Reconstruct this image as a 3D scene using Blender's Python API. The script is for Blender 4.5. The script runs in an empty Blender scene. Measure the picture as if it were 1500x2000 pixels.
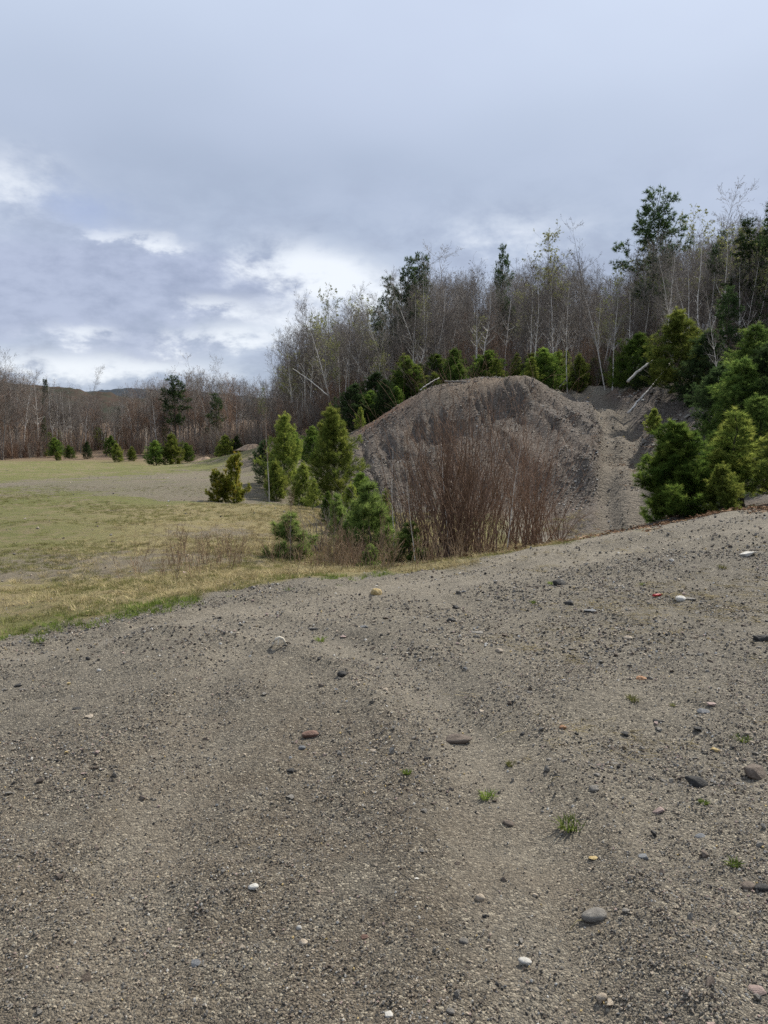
import bpy, bmesh, math, random
import numpy as np
from mathutils import Vector, Matrix
PI = math.pi
R = math.radians
scene = bpy.context.scene
C = scene.collection

# ------------------------------------------------------------------ camera
EYE = 1.6
PITCH = math.atan(140 / 1500)              # horizon 140 px above the middle of a 1500 x 2000 frame
cam_d = bpy.data.cameras.new('camera')
cam_d.sensor_fit = 'VERTICAL'
cam_d.sensor_height = 36.0
cam_d.lens = 36.0 * 1500 / 2000
cam_d.clip_start = 0.05
cam_d.clip_end = 6000
cam = bpy.data.objects.new('camera', cam_d)
C.objects.link(cam)
cam.location = (0, 0, EYE)
cam.rotation_euler = (PI / 2 - PITCH, 0, 0)
scene.camera = cam

# ------------------------------------------------------------------ node helper
class S:
    """a socket with arithmetic"""
    def __init__(s, nt, sock): s.nt, s.k = nt, sock
    def _m(s, op, *a):
        n = s.nt.nodes.new('ShaderNodeMath'); n.operation = op
        for i, v in enumerate((s,) + a):
            if isinstance(v, S): s.nt.links.new(v.k, n.inputs[i])
            else: n.inputs[i].default_value = v
        return S(s.nt, n.outputs[0])
    def __add__(s, o): return s._m('ADD', o)
    __radd__ = __add__
    def __sub__(s, o): return s._m('SUBTRACT', o)
    def __rsub__(s, o): return (s * -1.0) + o
    def __mul__(s, o): return s._m('MULTIPLY', o)
    __rmul__ = __mul__
    def __truediv__(s, o): return s._m('DIVIDE', o)
    def pw(s, o): return s._m('POWER', o)
    def mx(s, o): return s._m('MAXIMUM', o)
    def mn(s, o): return s._m('MINIMUM', o)
    def clamp(s): return s.mx(0.0).mn(1.0)
    def sstep(s, a, b):
        n = s.nt.nodes.new('ShaderNodeMapRange'); n.interpolation_type = 'SMOOTHSTEP'
        s.nt.links.new(s.k, n.inputs[0]); n.inputs[1].default_value = a; n.inputs[2].default_value = b
        return S(s.nt, n.outputs[0])
class NT:
    def __init__(s, tree): s.t = tree
    def new(s, ty): return s.t.nodes.new(ty)
    def put(s, v, sock):
        if isinstance(v, S): s.t.links.new(v.k, sock)
        elif isinstance(v, (tuple, list)) and len(v) == 3 and len(sock.default_value) == 4: sock.default_value = (*v, 1)
        else: sock.default_value = v
    def mix(s, f, a, b):
        n = s.new('ShaderNodeMix'); n.data_type = 'RGBA'
        s.put(f, n.inputs[0]); s.put(a, n.inputs[6]); s.put(b, n.inputs[7])
        return S(s.t, n.outputs[2])
    def mul(s, a, f):
        n = s.new('ShaderNodeMix'); n.data_type = 'RGBA'; n.blend_type = 'MULTIPLY'; n.inputs[0].default_value = 1
        s.put(a, n.inputs[6])
        cb = s.new('ShaderNodeCombineXYZ')
        for i in range(3): s.put(f, cb.inputs[i])
        s.t.links.new(cb.outputs[0], n.inputs[7])
        return S(s.t, n.outputs[2])
    def noise(s, vec, scale, detail=4, rough=0.55, out=0, dist=0.0):
        n = s.new('ShaderNodeTexNoise'); n.inputs['Scale'].default_value = scale
        n.inputs['Detail'].default_value = detail; n.inputs['Roughness'].default_value = rough
        n.inputs['Distortion'].default_value = dist
        if vec is not None: s.t.links.new(vec.k, n.inputs['Vector'])
        return S(s.t, n.outputs[out])
    def voro(s, vec, scale, out='Distance', feature='F1', rnd=1.0):
        n = s.new('ShaderNodeTexVoronoi'); n.feature = feature; n.inputs['Scale'].default_value = scale
        n.inputs['Randomness'].default_value = rnd
        if vec is not None: s.t.links.new(vec.k, n.inputs['Vector'])
        return S(s.t, n.outputs[out])
    def attr(s, name):
        n = s.new('ShaderNodeAttribute'); n.attribute_name = name
        return S(s.t, n.outputs['Fac'])
    def xyz(s, v):
        n = s.new('ShaderNodeSeparateXYZ'); s.t.links.new(v.k, n.inputs[0])
        return [S(s.t, o) for o in n.outputs]
    def comb(s, x, y, z):
        n = s.new('ShaderNodeCombineXYZ')
        for i, v in enumerate((x, y, z)): s.put(v, n.inputs[i])
        return S(s.t, n.outputs[0])

# ------------------------------------------------------------------ world and sun
SUN_AZ, SUN_EL = R(40), R(46)               # to the right of straight ahead
world = bpy.data.worlds.new('World'); scene.world = world; world.use_nodes = True
nt = NT(world.node_tree); nt.t.nodes.clear()
tc = nt.new('ShaderNodeTexCoord')
dirv = S(nt.t, tc.outputs['Generated'])
dx, dy, dz = nt.xyz(dirv)
el = dz._m('ARCSINE')
az = dx._m('ARCTAN2', dy)
zz = dz.mx(0.0) + 0.16
uv = nt.comb(dx / zz, dy / zz, 0.0)
n_big = nt.noise(uv, 0.55, 3, 0.5)
n_mid = nt.noise(uv, 1.5, 7, 0.58, dist=0.35)
n_soft = nt.noise(uv, 1.1, 4, 0.5)
nv = nt.comb(az, el * 1.9, 0.0)
n_puff = nt.noise(nv, 9.0, 7, 0.6, dist=0.3)
n_puff2 = nt.noise(nv, 22.0, 6, 0.6)
low = 1.0 - dz.sstep(0.16, 0.36)
base = nt.mix((n_big + (dz - .36) * 2.2).sstep(0.25, 0.85), (0.345, 0.402, 0.515), (0.56, 0.635, 0.77))
base = nt.mix(n_soft.sstep(0.35, 0.7) * 0.45, base, (0.43, 0.48, 0.615))
# broken cloud towards the horizon, all the way round
tex = (n_puff - 0.5) * 1.3 + (n_puff2 - 0.5) * 0.45 + (n_mid - 0.5) * 0.5
base = nt.mix((tex.sstep(-0.1, 0.25)) * low * 0.35, base, (0.56, 0.62, 0.73))
base = nt.mix(((tex * -1.0).sstep(-0.02, 0.26)) * low * 0.75, base, (0.295, 0.335, 0.44))
waz = az + (n_puff - 0.5) * 0.16
wel = el + (n_puff2 - 0.5) * 0.05 + (n_puff - 0.5) * 0.05
def spot(px, py, sa, se, amp, tilt=0.0):
    a0 = math.atan((px - 750) / 1500); e0 = math.atan((860 - py) / 1500)
    a = (waz - a0); e = (wel - e0) - a * tilt
    q = (a / R(sa * 1.05)).pw(2.0) + (e / R(se * 1.05)).pw(2.0)
    return (q * -1.0)._m('EXPONENT') * amp
dark = spot(230, 570, 11, 2.8, 0.9) + spot(500, 585, 4.5, 1.7, 0.9) + spot(40, 640, 8, 1.6, 0.7) + spot(300, 690, 5, 1.0, 0.6)
brk = (spot(655, 550, 5.0, 1.9, 1.25, -0.22) + spot(560, 640, 5.5, 1.7, 0.55) + spot(440, 668, 3.4, 0.8, 0.7) + spot(10, 415, 4.6, 2.2, 0.62) + spot(225, 495, 2.6, 0.6, 0.6)
       + spot(335, 500, 1.8, 0.6, 0.6) + spot(165, 668, 2.4, 0.7, 0.75) + spot(110, 728, 7, 1.1, 0.8) + spot(340, 725, 5, .8, .4) + spot(420, 605, 3.0, 0.6, 0.5) + spot(1000, 470, 7, 2, 0.35))
base = nt.mix((dark + ((n_puff - .5) * 1.3 + (n_puff2 - .5) * .9) * (dark * 2.0).clamp()).sstep(.15, .75), base, nt.mix((n_puff2 * .6 + n_soft * .5).sstep(.38, .68), (0.275, 0.315, 0.435), (0.40, 0.445, 0.58)))
gen = (tex - (dz - 0.1)._m('ABSOLUTE') * 1.4).sstep(0.16, 0.5) * low * 0.75
brk = (brk + ((n_puff - .5) * 1.5 + (n_puff2 - .5) * 1.3) * (brk * 2.5).clamp()).sstep(.02, 1.1)
bright = (brk + gen * (1.0 - brk)).clamp()
cloud = nt.mix(bright, base, (0.76, 0.795, 0.845))
cloud = nt.mix(spot(175, 455, 2.6, 1.1, 0.55).clamp(), cloud, (0.33, 0.40, 0.60))
sky = nt.new('ShaderNodeTexSky'); sky.sky_type = 'NISHITA'; sky.sun_disc = False
sky.sun_elevation = SUN_EL; sky.sun_rotation = SUN_AZ
bg1 = nt.new('ShaderNodeBackground'); bg1.inputs['Strength'].default_value = 0.1
nt.t.links.new(sky.outputs[0], bg1.inputs['Color'])
bg2 = nt.new('ShaderNodeBackground'); bg2.inputs['Strength'].default_value = 1.0
nt.t.links.new(cloud.k, bg2.inputs['Color'])
ms = nt.new('ShaderNodeMixShader'); ms.inputs[0].default_value = 0.9
nt.t.links.new(bg1.outputs[0], ms.inputs[1]); nt.t.links.new(bg2.outputs[0], ms.inputs[2])
wo = nt.new('ShaderNodeOutputWorld'); nt.t.links.new(ms.outputs[0], wo.inputs[0])

sun_d = bpy.data.lights.new('sun', 'SUN'); sun_d.energy = 5.0; sun_d.angle = R(0.6); sun_d.color = (1.0, 0.94, 0.84)
sun = bpy.data.objects.new('sun', sun_d); C.objects.link(sun)
sd = Vector((math.sin(SUN_AZ) * math.cos(SUN_EL), math.cos(SUN_AZ) * math.cos(SUN_EL), math.sin(SUN_EL)))
sun.rotation_euler = sd.to_track_quat('Z', 'Y').to_euler()
sun.location = sd * 50

vs = scene.view_settings
vs.view_transform = 'Standard'; vs.look = 'None'; vs.exposure = 0.3; vs.gamma = 1.0; vs.use_curve_mapping = False
scene.cycles.use_denoising = False
scene.cycles.max_bounces = 5; scene.cycles.diffuse_bounces = 3; scene.cycles.glossy_bounces = 2
scene.cycles.transparent_max_bounces = 8; scene.cycles.caustics_reflective = False; scene.cycles.caustics_refractive = False

# ------------------------------------------------------------------ geometry helpers
CT, ST = math.cos(PITCH), math.sin(PITCH)
def ray(px, py):
    u, v = (px - 750) / 1500, (1000 - py) / 1500
    return np.array([u, CT + v * ST, v * CT - ST])
def W(px, py, D):
    d = ray(px, py); d = d * (D / d[1]); return np.array([d[0], d[1], d[2] + EYE])

def mk_mesh(name, V, F, mats=(), smooth=False, fattr=None):
    me = bpy.data.meshes.new(name)
    V = np.asarray(V, dtype=np.float32); 
    groups = F if isinstance(F, list) else [F]
    groups = [np.asarray(g, dtype=np.int32) for g in groups if len(g)]
    idx = np.concatenate([g.ravel() for g in groups]); tot = np.concatenate([np.full(len(g), g.shape[1], np.int32) for g in groups])
    start = np.concatenate([[0], np.cumsum(tot)[:-1]]).astype(np.int32)
    me.vertices.add(len(V)); me.vertices.foreach_set('co', V.ravel())
    me.loops.add(len(idx)); me.loops.foreach_set('vertex_index', idx)
    me.polygons.add(len(tot)); me.polygons.foreach_set('loop_start', start); me.polygons.foreach_set('loop_total', tot)
    if smooth: me.polygons.foreach_set('use_smooth', np.ones(len(tot), bool))
    for m in mats: me.materials.append(m)
    me.update(calc_edges=True)
    return me
def pattr(me, name, data):
    a = me.attributes.new(name, 'FLOAT', 'POINT'); a.data.foreach_set('value', np.asarray(data, np.float32))
def obj(name, me, parent=None, loc=None):
    o = bpy.data.objects.new(name, me); C.objects.link(o)
    if parent is not None: o.parent = parent
    if loc is not None: o.location = loc
    return o
def tag(o, label=None, cat=None, group=None, kind=None):
    if label: o['label'] = label
    if cat: o['category'] = cat
    if group: o['group'] = group
    if kind: o['kind'] = kind
    return o

def prisms(P0, P1, r0, r1, sides=3):
    """tapered prisms for many segments at once"""
    P0, P1 = np.asarray(P0, float), np.asarray(P1, float); r0, r1 = np.asarray(r0, float), np.asarray(r1, float)
    n = len(P0); d = P1 - P0; d /= np.linalg.norm(d, axis=1, keepdims=True) + 1e-9
    ref = np.where(np.abs(d[:, 2:3]) < 0.9, np.array([[0, 0, 1.]]), np.array([[1., 0, 0]]))
    a = np.cross(d, ref); a /= np.linalg.norm(a, axis=1, keepdims=True) + 1e-9
    b = np.cross(d, a)
    V = np.zeros((n, 2 * sides, 3))
    for k in range(sides):
        t = 2 * PI * k / sides; off = a * math.cos(t) + b * math.sin(t)
        V[:, k] = P0 + off * r0[:, None]; V[:, sides + k] = P1 + off * r1[:, None]
    base = (np.arange(n) * 2 * sides)[:, None]
    F = np.concatenate([base + np.array([[k, (k + 1) % sides, sides + (k + 1) % sides, sides + k]]) for k in range(sides)])
    return V.reshape(-1, 3), F
def tube(P, rad, sides=7):
    P = np.asarray(P, float); n = len(P); V = []
    for i in range(n):
        d = P[min(i + 1, n - 1)] - P[max(i - 1, 0)]; d = d / (np.linalg.norm(d) + 1e-9)
        ref = np.array([0, 0, 1.]) if abs(d[2]) < 0.8 else np.array([1., 0, 0])
        if abs(d[2]) >= 0.8: ref = np.array([1., 0, 0])
        a = np.cross(d, ref); a /= np.linalg.norm(a); b = np.cross(d, a)
        for k in range(sides):
            t = 2 * PI * k / sides; V.append(P[i] + (a * math.cos(t) + b * math.sin(t)) * rad[i])
    F = [[i * sides + k, i * sides + (k + 1) % sides, (i + 1) * sides + (k + 1) % sides, (i + 1) * sides + k] for i in range(n - 1) for k in range(sides)]
    V.append(P[0]); V.append(P[-1])
    T = [[n * sides, (k + 1) % sides, k] for k in range(sides)] + [[n * sides + 1, (n - 1) * sides + k, (n - 1) * sides + (k + 1) % sides] for k in range(sides)]
    return np.array(V), np.array(F), np.array(T)

# numpy value noise
_rs = np.random.RandomState(7); _tab = _rs.rand(256, 256)
def vnoise(x, y):
    xi, yi = np.floor(x).astype(int), np.floor(y).astype(int); fx, fy = x - xi, y - yi
    fx = fx * fx * (3 - 2 * fx); fy = fy * fy * (3 - 2 * fy)
    g = lambda a, b: _tab[a & 255, b & 255]
    return (g(xi, yi) * (1 - fx) + g(xi + 1, yi) * fx) * (1 - fy) + (g(xi, yi + 1) * (1 - fx) + g(xi + 1, yi + 1) * fx) * fy - 0.5
def fbm(x, y, o=4, rough=0.5):
    s, a = 0, 1.0
    for i in range(o):
        s = s + a * vnoise(x * 2 ** i + 17.3 * i, y * 2 ** i + 5.1 * i); a *= rough
    return s
def sst(x, a, b):
    t = np.clip((x - a) / (b - a), 0, 1); return t * t * (3 - 2 * t)
def dpoly(x, y, pts):
    """distance to a polyline, in plan"""
    best = np.full(np.shape(x), 1e9)
    for (ax, ay), (bx, by) in zip(pts[:-1], pts[1:]):
        vx, vy = bx - ax, by - ay; L = vx * vx + vy * vy + 1e-9
        t = np.clip(((x - ax) * vx + (y - ay) * vy) / L, 0, 1)
        best = np.minimum(best, np.hypot(x - ax - t * vx, y - ay - t * vy))
    return best

# ------------------------------------------------------------------ terrain
ctrl = [W(*p) for p in [
    (0, 1250, 7), (300, 1190, 8), (560, 1140, 9.3), (700, 1130, 9.7), (900, 1100, 10.5), (1100, 1062, 11.5), (1280, 1028, 12.5), (1450, 1005, 13.5), (1600, 990, 14),
    (880, 1108, 14.6), (700, 1112, 14), (560, 1082, 16), (1000, 1072, 18), (620, 1000, 25),
    (1230, 1052, 22), (1230, 1040, 24), (1224, 995, 26), (1220, 950, 28), (1217, 900, 33), (1213, 850, 38), (1182, 800, 45), (1130, 767, 52), (1105, 757, 57),
    (1160, 985, 29), (1100, 992, 29), (1000, 988, 30.5), (900, 985, 31), (800, 980, 32), (740, 970, 33.5), (700, 962, 35),
    (950, 865, 36), (860, 865, 37.5), (780, 870, 38.5), (1050, 855, 35), (1120, 870, 33.5), (1160, 905, 31.5),
    (690, 863, 42), (715, 842, 42.4), (740, 820, 42.8), (770, 796, 43.2), (800, 774, 43.5), (850, 753, 43.2), (890, 744, 43), (930, 738, 42.5), (970, 738, 42), (1010, 733, 41), (1035, 740, 40.5), (1060, 752, 40), (1105, 776, 39), (1145, 816, 36.5), (1172, 872, 34), (870, 800, 40.5), (950, 795, 39.5), (1040, 795, 37.5), (1100, 815, 36), (780, 840, 40.5), (850, 925, 34.3), (950, 925, 33.3), (1050, 920, 32), (760, 920, 35.8), (1120, 930, 31),
    (800, 778, 49), (900, 752, 49), (1000, 752, 48), (1070, 768, 46),
    (1270, 815, 40), (1262, 880, 33), (1280, 930, 28), (1340, 745, 42), (1310, 830, 36), (1380, 800, 36), (1240, 775, 47), (1200, 750, 55), (1280, 740, 52),
    (1350, 1012, 22), (1450, 992, 21), (1300, 1025, 21), (1500, 905, 27), (1420, 900, 28), (1500, 790, 38), (1600, 700, 48), (1450, 740, 46), (1650, 930, 22),
    (900, 748, 60), (1050, 748, 62), (1200, 735, 66), (1400, 715, 66), (750, 790, 64), (660, 812, 68), (600, 838, 76), (560, 868, 78), (520, 885, 78), (480, 890, 82), (610, 900, 55), (640, 880, 48),
    (215, 880, 104), (215, 868, 122), (0, 888, 110), (400, 880, 105), (700, 760, 100), (1000, 720, 100), (1400, 690, 100),
]]
for x in (-5, -2, 0, 2, 5):
    for y in (-6, -2, 1.5, 4, 6.2): ctrl.append(np.array([x, y, 0.0 + 0.012 * max(x, 0)]))
for x, y in ((-5, 12), (-3, 14), (-9, 16), (-6, 22), (-14, 25), (-8, 35), (-22, 40), (-40, 30), (-15, 55), (-35, 65), (-60, 70), (-28, 80), (-50, 90), (-75, 95), (-18, 72), (-11, 45)):
    ctrl.append(np.array([x, y, -0.60]))
ctrl += [np.array(p, float) for p in [(-30, -10, -.3), (30, -10, .6), (0, -40, 0), (14, 4, .4), (14, 12, .7), (-14, 4, -.3), (-90, 20, -.6), (-130, 100, -.4), (60, 10, 2), (70, 60, 9),
                                     (-60, 150, 3), (0, 160, 8), (70, 140, 12), (-180, 250, 6), (0, 300, 10), (200, 300, 14), (-300, 0, 0), (300, 0, 5), (-500, 700, 4), (0, 900, 8), (500, 700, 10), (0, -400, 0)]]
ctrl = np.array(ctrl)
def _U(r2): return 0.5 * r2 * np.log(r2 + 1e-12)
_X = ctrl[:, :2]; _n = len(_X)
_K = _U(((_X[:, None] - _X[None]) ** 2).sum(-1)); _Pm = np.hstack([np.ones((_n, 1)), _X])
_A = np.zeros((_n + 3, _n + 3)); _A[:_n, :_n] = _K + np.eye(_n) * 0.03; _A[:_n, _n:] = _Pm; _A[_n:, :_n] = _Pm.T
_w = np.linalg.solve(_A, np.concatenate([ctrl[:, 2], np.zeros(3)]))
def tps(x, y):
    out = _w[_n] + _w[_n + 1] * x + _w[_n + 2] * y
    for i in range(_n): out = out + _w[i] * _U((x - _X[i, 0]) ** 2 + (y - _X[i, 1]) ** 2)
    return out
def G0(px, py, z=0.0):
    d = ray(px, py); t = (z - EYE) / d[2]; return (d[0] * t, d[1] * t)
lanesA = [G0(*p) for p in [(1120, 2100), (1010, 1700), (965, 1540), (905, 1430), (830, 1350), (750, 1296), (650, 1258), (540, 1236), (380, 1222)]]
lanesB = [G0(*p) for p in [(180, 2100), (260, 1700), (330, 1480), (400, 1340), (470, 1270), (560, 1225), (700, 1190)]]
lanesC = [G0(*p) for p in [(1700, 1062), (1500, 1075), (1200, 1098), (950, 1128), (700, 1165), (450, 1205), (250, 1228), (60, 1262)]]
lanesD = [G0(*p) for p in [(1700, 1025), (1500, 1036), (1250, 1058), (1050, 1082), (850, 1118), (700, 1145), (520, 1168), (330, 1198)]]
bound = [W(*p)[:2] for p in [(-2500, 1700, 3.0), (-600, 1420, 4.6), (0, 1252, 7), (150, 1222, 7.5), (300, 1188, 8), (560, 1142, 9.3), (700, 1130, 9.7), (900, 1104, 10.6), (1060, 1072, 11.4), (1150, 1050, 12.5)]]
trail = [W(*p)[:2] for p in [(1232, 1052, 21), (1230, 1040, 24), (1222, 995, 26), (1218, 950, 28), (1214, 900, 33), (1212, 850, 38), (1182, 800, 45), (1130, 767, 52), (1100, 757, 58)]]
ridge = [W(*p)[:2] for p in [(1010, 735, 41), (1060, 758, 39.8), (1098, 790, 38), (1128, 830, 36), (1148, 870, 34.2), (1162, 910, 32.4), (1168, 945, 31)]]
_bx = np.array([b[0] for b in bound]); _by = np.array([b[1] for b in bound])
def grassside(x, y):
    """signed: positive beyond the gravel edge"""
    yb = np.interp(x, _bx, _by, left=_by[0], right=_by[-1] + 0)
    return (y - yb)
def masks(x, y, z0=None):
    dA, dB, dC, dD = dpoly(x, y, lanesA), dpoly(x, y, lanesB), dpoly(x, y, lanesC), dpoly(x, y, lanesD)
    wob = fbm(x * 1.3, y * 1.3, 3) * 0.25
    lane = np.maximum.reduce([0.8 * sst(0.30 - dA + wob * .5, 0, .2), 0.7 * sst(0.32 - dB + wob, 0, .3), sst(0.55 - dC + wob, 0, .3), sst(0.6 - dD + wob, 0, .35)])
    g = sst(grassside(x, y) + fbm(x * 1.1 + 4, y * 1.1, 4) * 0.9, -0.1, 0.5) * sst(4.4 - x + fbm(x * .5, y * .5, 2), -.4, .6)
    tr = sst(0.98 - dpoly(x, y, trail) + .12 * fbm(x, y, 2), -0.12, 0.25)
    return lane, g, tr
def terrain(x, y):
    x = np.asarray(x, float); y = np.asarray(y, float)
    z = tps(x, y)
    dist = np.hypot(x, y)
    lane, g, tr = masks(x, y)
    near = 1 - sst(dist, 14, 22)
    z = z - 0.045 * lane * near
    dA, dC, dD = dpoly(x, y, lanesA), dpoly(x, y, lanesC), dpoly(x, y, lanesD)
    for d, a in ((dA, .035), (dC, .04), (dD, .045)):
        z = z + a * near * np.exp(-((d - 0.42) / 0.10) ** 2)
    z = z + near * (fbm(x * 0.8, y * 0.8, 3) * 0.07 + fbm(x * 3.4, y * 3.4, 3) * 0.040 * (1 - .5 * lane) + fbm(x * 11, y * 11, 2) * 0.020 * (1 - .6 * lane))
    for d in (dA, dC, dD): z = z - .012 * near * (np.exp(-((d - .10) / .035) ** 2) + np.exp(-((d - .24) / .035) ** 2)) * (.5 + fbm(x * 1.5, y * 1.5, 2))
    far = sst(dist, 14, 22)
    z = z + far * fbm(x * 0.35, y * 0.35, 4) * 0.16
    # the mound's face: rills running down the slope
    mound = sst(y, 29, 33) * (1 - .85 * sst(y, 37, 42)) * (1 - sst(y, 44, 48)) * sst(x, -3.5, -1) * (1 - sst(x, 12, 14)) * (1 - tr)
    z = z + mound * (fbm(x * 0.9 + y * .25, y * 0.16, 4, .6) * 0.26 + fbm(x * 1.7, y * 1.7, 3) * 0.12)
    face = sst(y, 29.5, 33) * (1 - sst(y, 40.2, 42.2)) * sst(x, -3.0, -1) * (1 - sst(x, 11, 12.5)) * (1 - tr)
    rg_ = np.abs(fbm(x * .55 + .22 * y + 3, y * .09, 3, .5)); rg2 = np.abs(fbm(x * 1.3 + .2 * y + 9, y * .14, 3, .5))
    z = z - face * (0.22 * np.exp(-(rg_ / .06) ** 2) + 0.22 * np.exp(-(rg2 / .07) ** 2) - .12)
    lip = sst(y, 37, 39) * (1 - sst(y, 44, 47)) * sst(x, -1.5, .5) * (1 - sst(x, 9, 10.5))
    z = z + lip * (0.34 * sst(y - (40.0 + 2.6 * fbm(x * .55, 0 * x, 3)), 0, .3) - .24) + lip * fbm(x * 1.1, y * 1.1, 4, .6) * .13
    z = z - .36 * sst(y, 34, 39) * (1 - sst(y, 46, 50)) * sst(x, -2.5, 0) * (1 - sst(x, 9.5, 11.5))
    dR = dpoly(x, y, ridge); rx_ = np.interp(y, [p[1] for p in ridge[::-1]], [p[0] for p in ridge[::-1]])
    z = z + .25 * np.exp(-(dR / .6) ** 2) * (1 - tr) - .16 * np.exp(-((dR - 1.9) / .9) ** 2) * (x < rx_) * sst(y, 31, 33) * (1 - sst(y, 36, 39))
    bank = sst(y, 27, 31) * (1 - sst(y, 50, 56)) * sst(x, 11.5, 13) * (1 - sst(x, 26, 30)) * (1 - tr)
    z = z + bank * (fbm(x * 0.9, y * 0.5, 4, .6) * 0.7)
    dT = dpoly(x, y, trail)
    z = z - 0.24 * tr + 0.13 * np.exp(-((dT - 0.0) / 0.22) ** 2) * far * tr - .10 * np.exp(-((dT - .52) / .17) ** 2) * far * tr
    z = z + 0.15 * np.exp(-((dT - 1.25) / 0.28) ** 2) * far * (0.7 + fbm(x * .8, y * .8, 2))
    z = z + sst(dist, 250, 500) * fbm(x * .006, y * .006, 3) * 8
    return z
def T1(x, y): return float(terrain(np.array([x]), np.array([y]))[0])
def on(px, D):
    z = -0.3
    for _ in range(3):
        py = 1000 - 1500 * ((z - EYE) / D * CT + ST) / (CT - (z - EYE) / D * ST)
        w = W(px, py, D); z = T1(w[0], w[1])
    return np.array([w[0], w[1], z])
def hit(px, py):
    d = ray(px, py); z = 0.0
    for _ in range(8):
        t = (z - EYE) / d[2]; z = 0.5 * z + 0.5 * T1(d[0] * t, d[1] * t)
    return np.array([d[0] * t, d[1] * t, T1(d[0] * t, d[1] * t)])
def ztop(py, D):
    v = (1000 - py) / 1500; return EYE + D * (v * CT - ST) / (CT + v * ST)

def axis(lo_dense, hi_dense, step, rate, lo, hi):
    a = list(np.arange(lo_dense, hi_dense, step)); x = a[-1]
    while x < hi: x += step + rate * (x - hi_dense if x > hi_dense else 0); a.append(x)
    b = []; x = lo_dense
    while x > lo: x -= step + rate * (lo_dense - x); b.append(x)
    return np.array(b[::-1] + a)
gx = axis(-4.5, 4.5, 0.06, 0.017, -900, 900)
gy = np.concatenate([[-600, -300, -150, -80, -40, -20, -12, -8, -5, -3, -1.8, -0.8, 0, .5, .9], axis(1.2, 8.5, 0.05, 0.0155, 1.2, 1500)])
GX, GY = np.meshgrid(gx, gy); fx, fy = GX.ravel(), GY.ravel()
gz = terrain(fx, fy)
nx, ny = len(gx), len(gy)
ii = (np.arange(ny - 1)[:, None] * nx + np.arange(nx - 1)[None]).ravel()
ground_me = mk_mesh('ground', np.stack([fx, fy, gz], 1), np.stack([ii, ii + 1, ii + nx + 1, ii + nx], 1), smooth=True)
lane, grass, tr = masks(fx, fy)
pattr(ground_me, 'lane', lane); pattr(ground_me, 'grass', grass); pattr(ground_me, 'trail', tr)
def ell(px, D, rx, ry):
    w = W(px, 900, D); return np.exp(-(((fx - w[0]) / rx) ** 2 + ((fy - w[1]) / ry) ** 2))
bare = np.clip(.75 * ell(120, 40, 9, 5) + .75 * ell(330, 34, 6, 5) + .7 * ell(450, 36, 4, 6) + ell(560, 60, 6, 9) + .7 * ell(20, 36, 5, 3) + .85 * ell(250, 14.5, 3.0, 1.5) + .75 * ell(60, 12.5, 2.2, 1.2) + .6 * ell(400, 19, 3, 2) + .5 * ell(450, 52, 8, 7) + .8 * ell(330, 48, 7, 4), 0, 1)
straw = np.clip(ell(380, 13, 3, 4) + ell(470, 17, 3, 5) + ell(560, 12, 2, 2) + .8 * ell(560, 22, 4, 4) + ell(640, 14, 1.6, 3) + .6 * ell(250, 11, 2, 1.5) + .6 * ell(450, 24, 5, 4), 0, 1)
woods = np.clip(sst(fy + 0.0 * fx, 84, 92) * (1 - sst(fx, -12, -4)) + sst(fy, 52, 62) * sst(fx, -14, -6) + sst(fy, 72, 90), 0, 1)
heap = sst(fy, 28.5, 31) * (1 - sst(fy, 47, 52)) * sst(fx, -4, -1) * (1 - sst(fx, 30, 34))
heap = np.clip(heap + sst(fy, 15.5, 18) * sst(fx, 5.2 + 0 * fy, 6.4) * (1 - sst(fy, 30, 34)), 0, 1)
red = np.clip(ell(1240, 48, 1.3, 2.6) + .8 * ell(1215, 50, 1.2, 1.5) + .7 * ell(760, 44, 1.6, 1.2) + .5 * ell(720, 44, 1.0, 1.0), 0, 1)
sand = np.clip(ell(960, 43, 3.2, 2.2) + ell(1150, 52, 2, 4), 0, 1)
leaf = np.clip(ell(1500, 14.2, 1.6, 0.7) + .8 * ell(1010, 13, 2.2, .8) + .7 * ell(1120, 22, 2, 3) + .6 * ell(1330, 33, 3, 3), 0, 1)
brown = np.clip(ell(250, 3.2, 1.0, 1.6) + .8 * ell(600, 3.4, .6, 1.2) + .6 * ell(1000, 2.4, .5, .8) + .6 * ell(450, 2.4, .8, .7) + .7 * ell(950, 2.9, .5, .7), 0, 1)
for k, v in (('bare', bare), ('straw', straw), ('woods', woods), ('heap', heap), ('red', red), ('sand', sand), ('leaf', leaf), ('brown', brown), ('rut', np.exp(-((dpoly(fx, fy, trail) - .52) / .18) ** 2) * tr)): pattr(ground_me, k, v)

# ------------------------------------------------------------------ materials
def material(name):
    m = bpy.data.materials.new(name); m.use_nodes = True
    n = NT(m.node_tree); n.t.nodes.clear()
    p = n.new('ShaderNodeBsdfPrincipled'); o = n.new('ShaderNodeOutputMaterial'); n.t.links.new(p.outputs[0], o.inputs[0])
    p.inputs['Specular IOR Level'].default_value = 0.25
    return m, n, p, o
def bump(n, p, h, strength, dist):
    b = n.new('ShaderNodeBump'); b.inputs['Strength'].default_value = strength; b.inputs['Distance'].default_value = dist
    n.t.links.new(h.k, b.inputs['Height']); n.t.links.new(b.outputs[0], p.inputs['Normal'])
def pos(n): return S(n.t, n.new('ShaderNodeNewGeometry').outputs['Position'])
def objcoord(n): return S(n.t, n.new('ShaderNodeTexCoord').outputs['Object'])
def rnd(n): return S(n.t, n.new('ShaderNodeObjectInfo').outputs['Random'])

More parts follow.
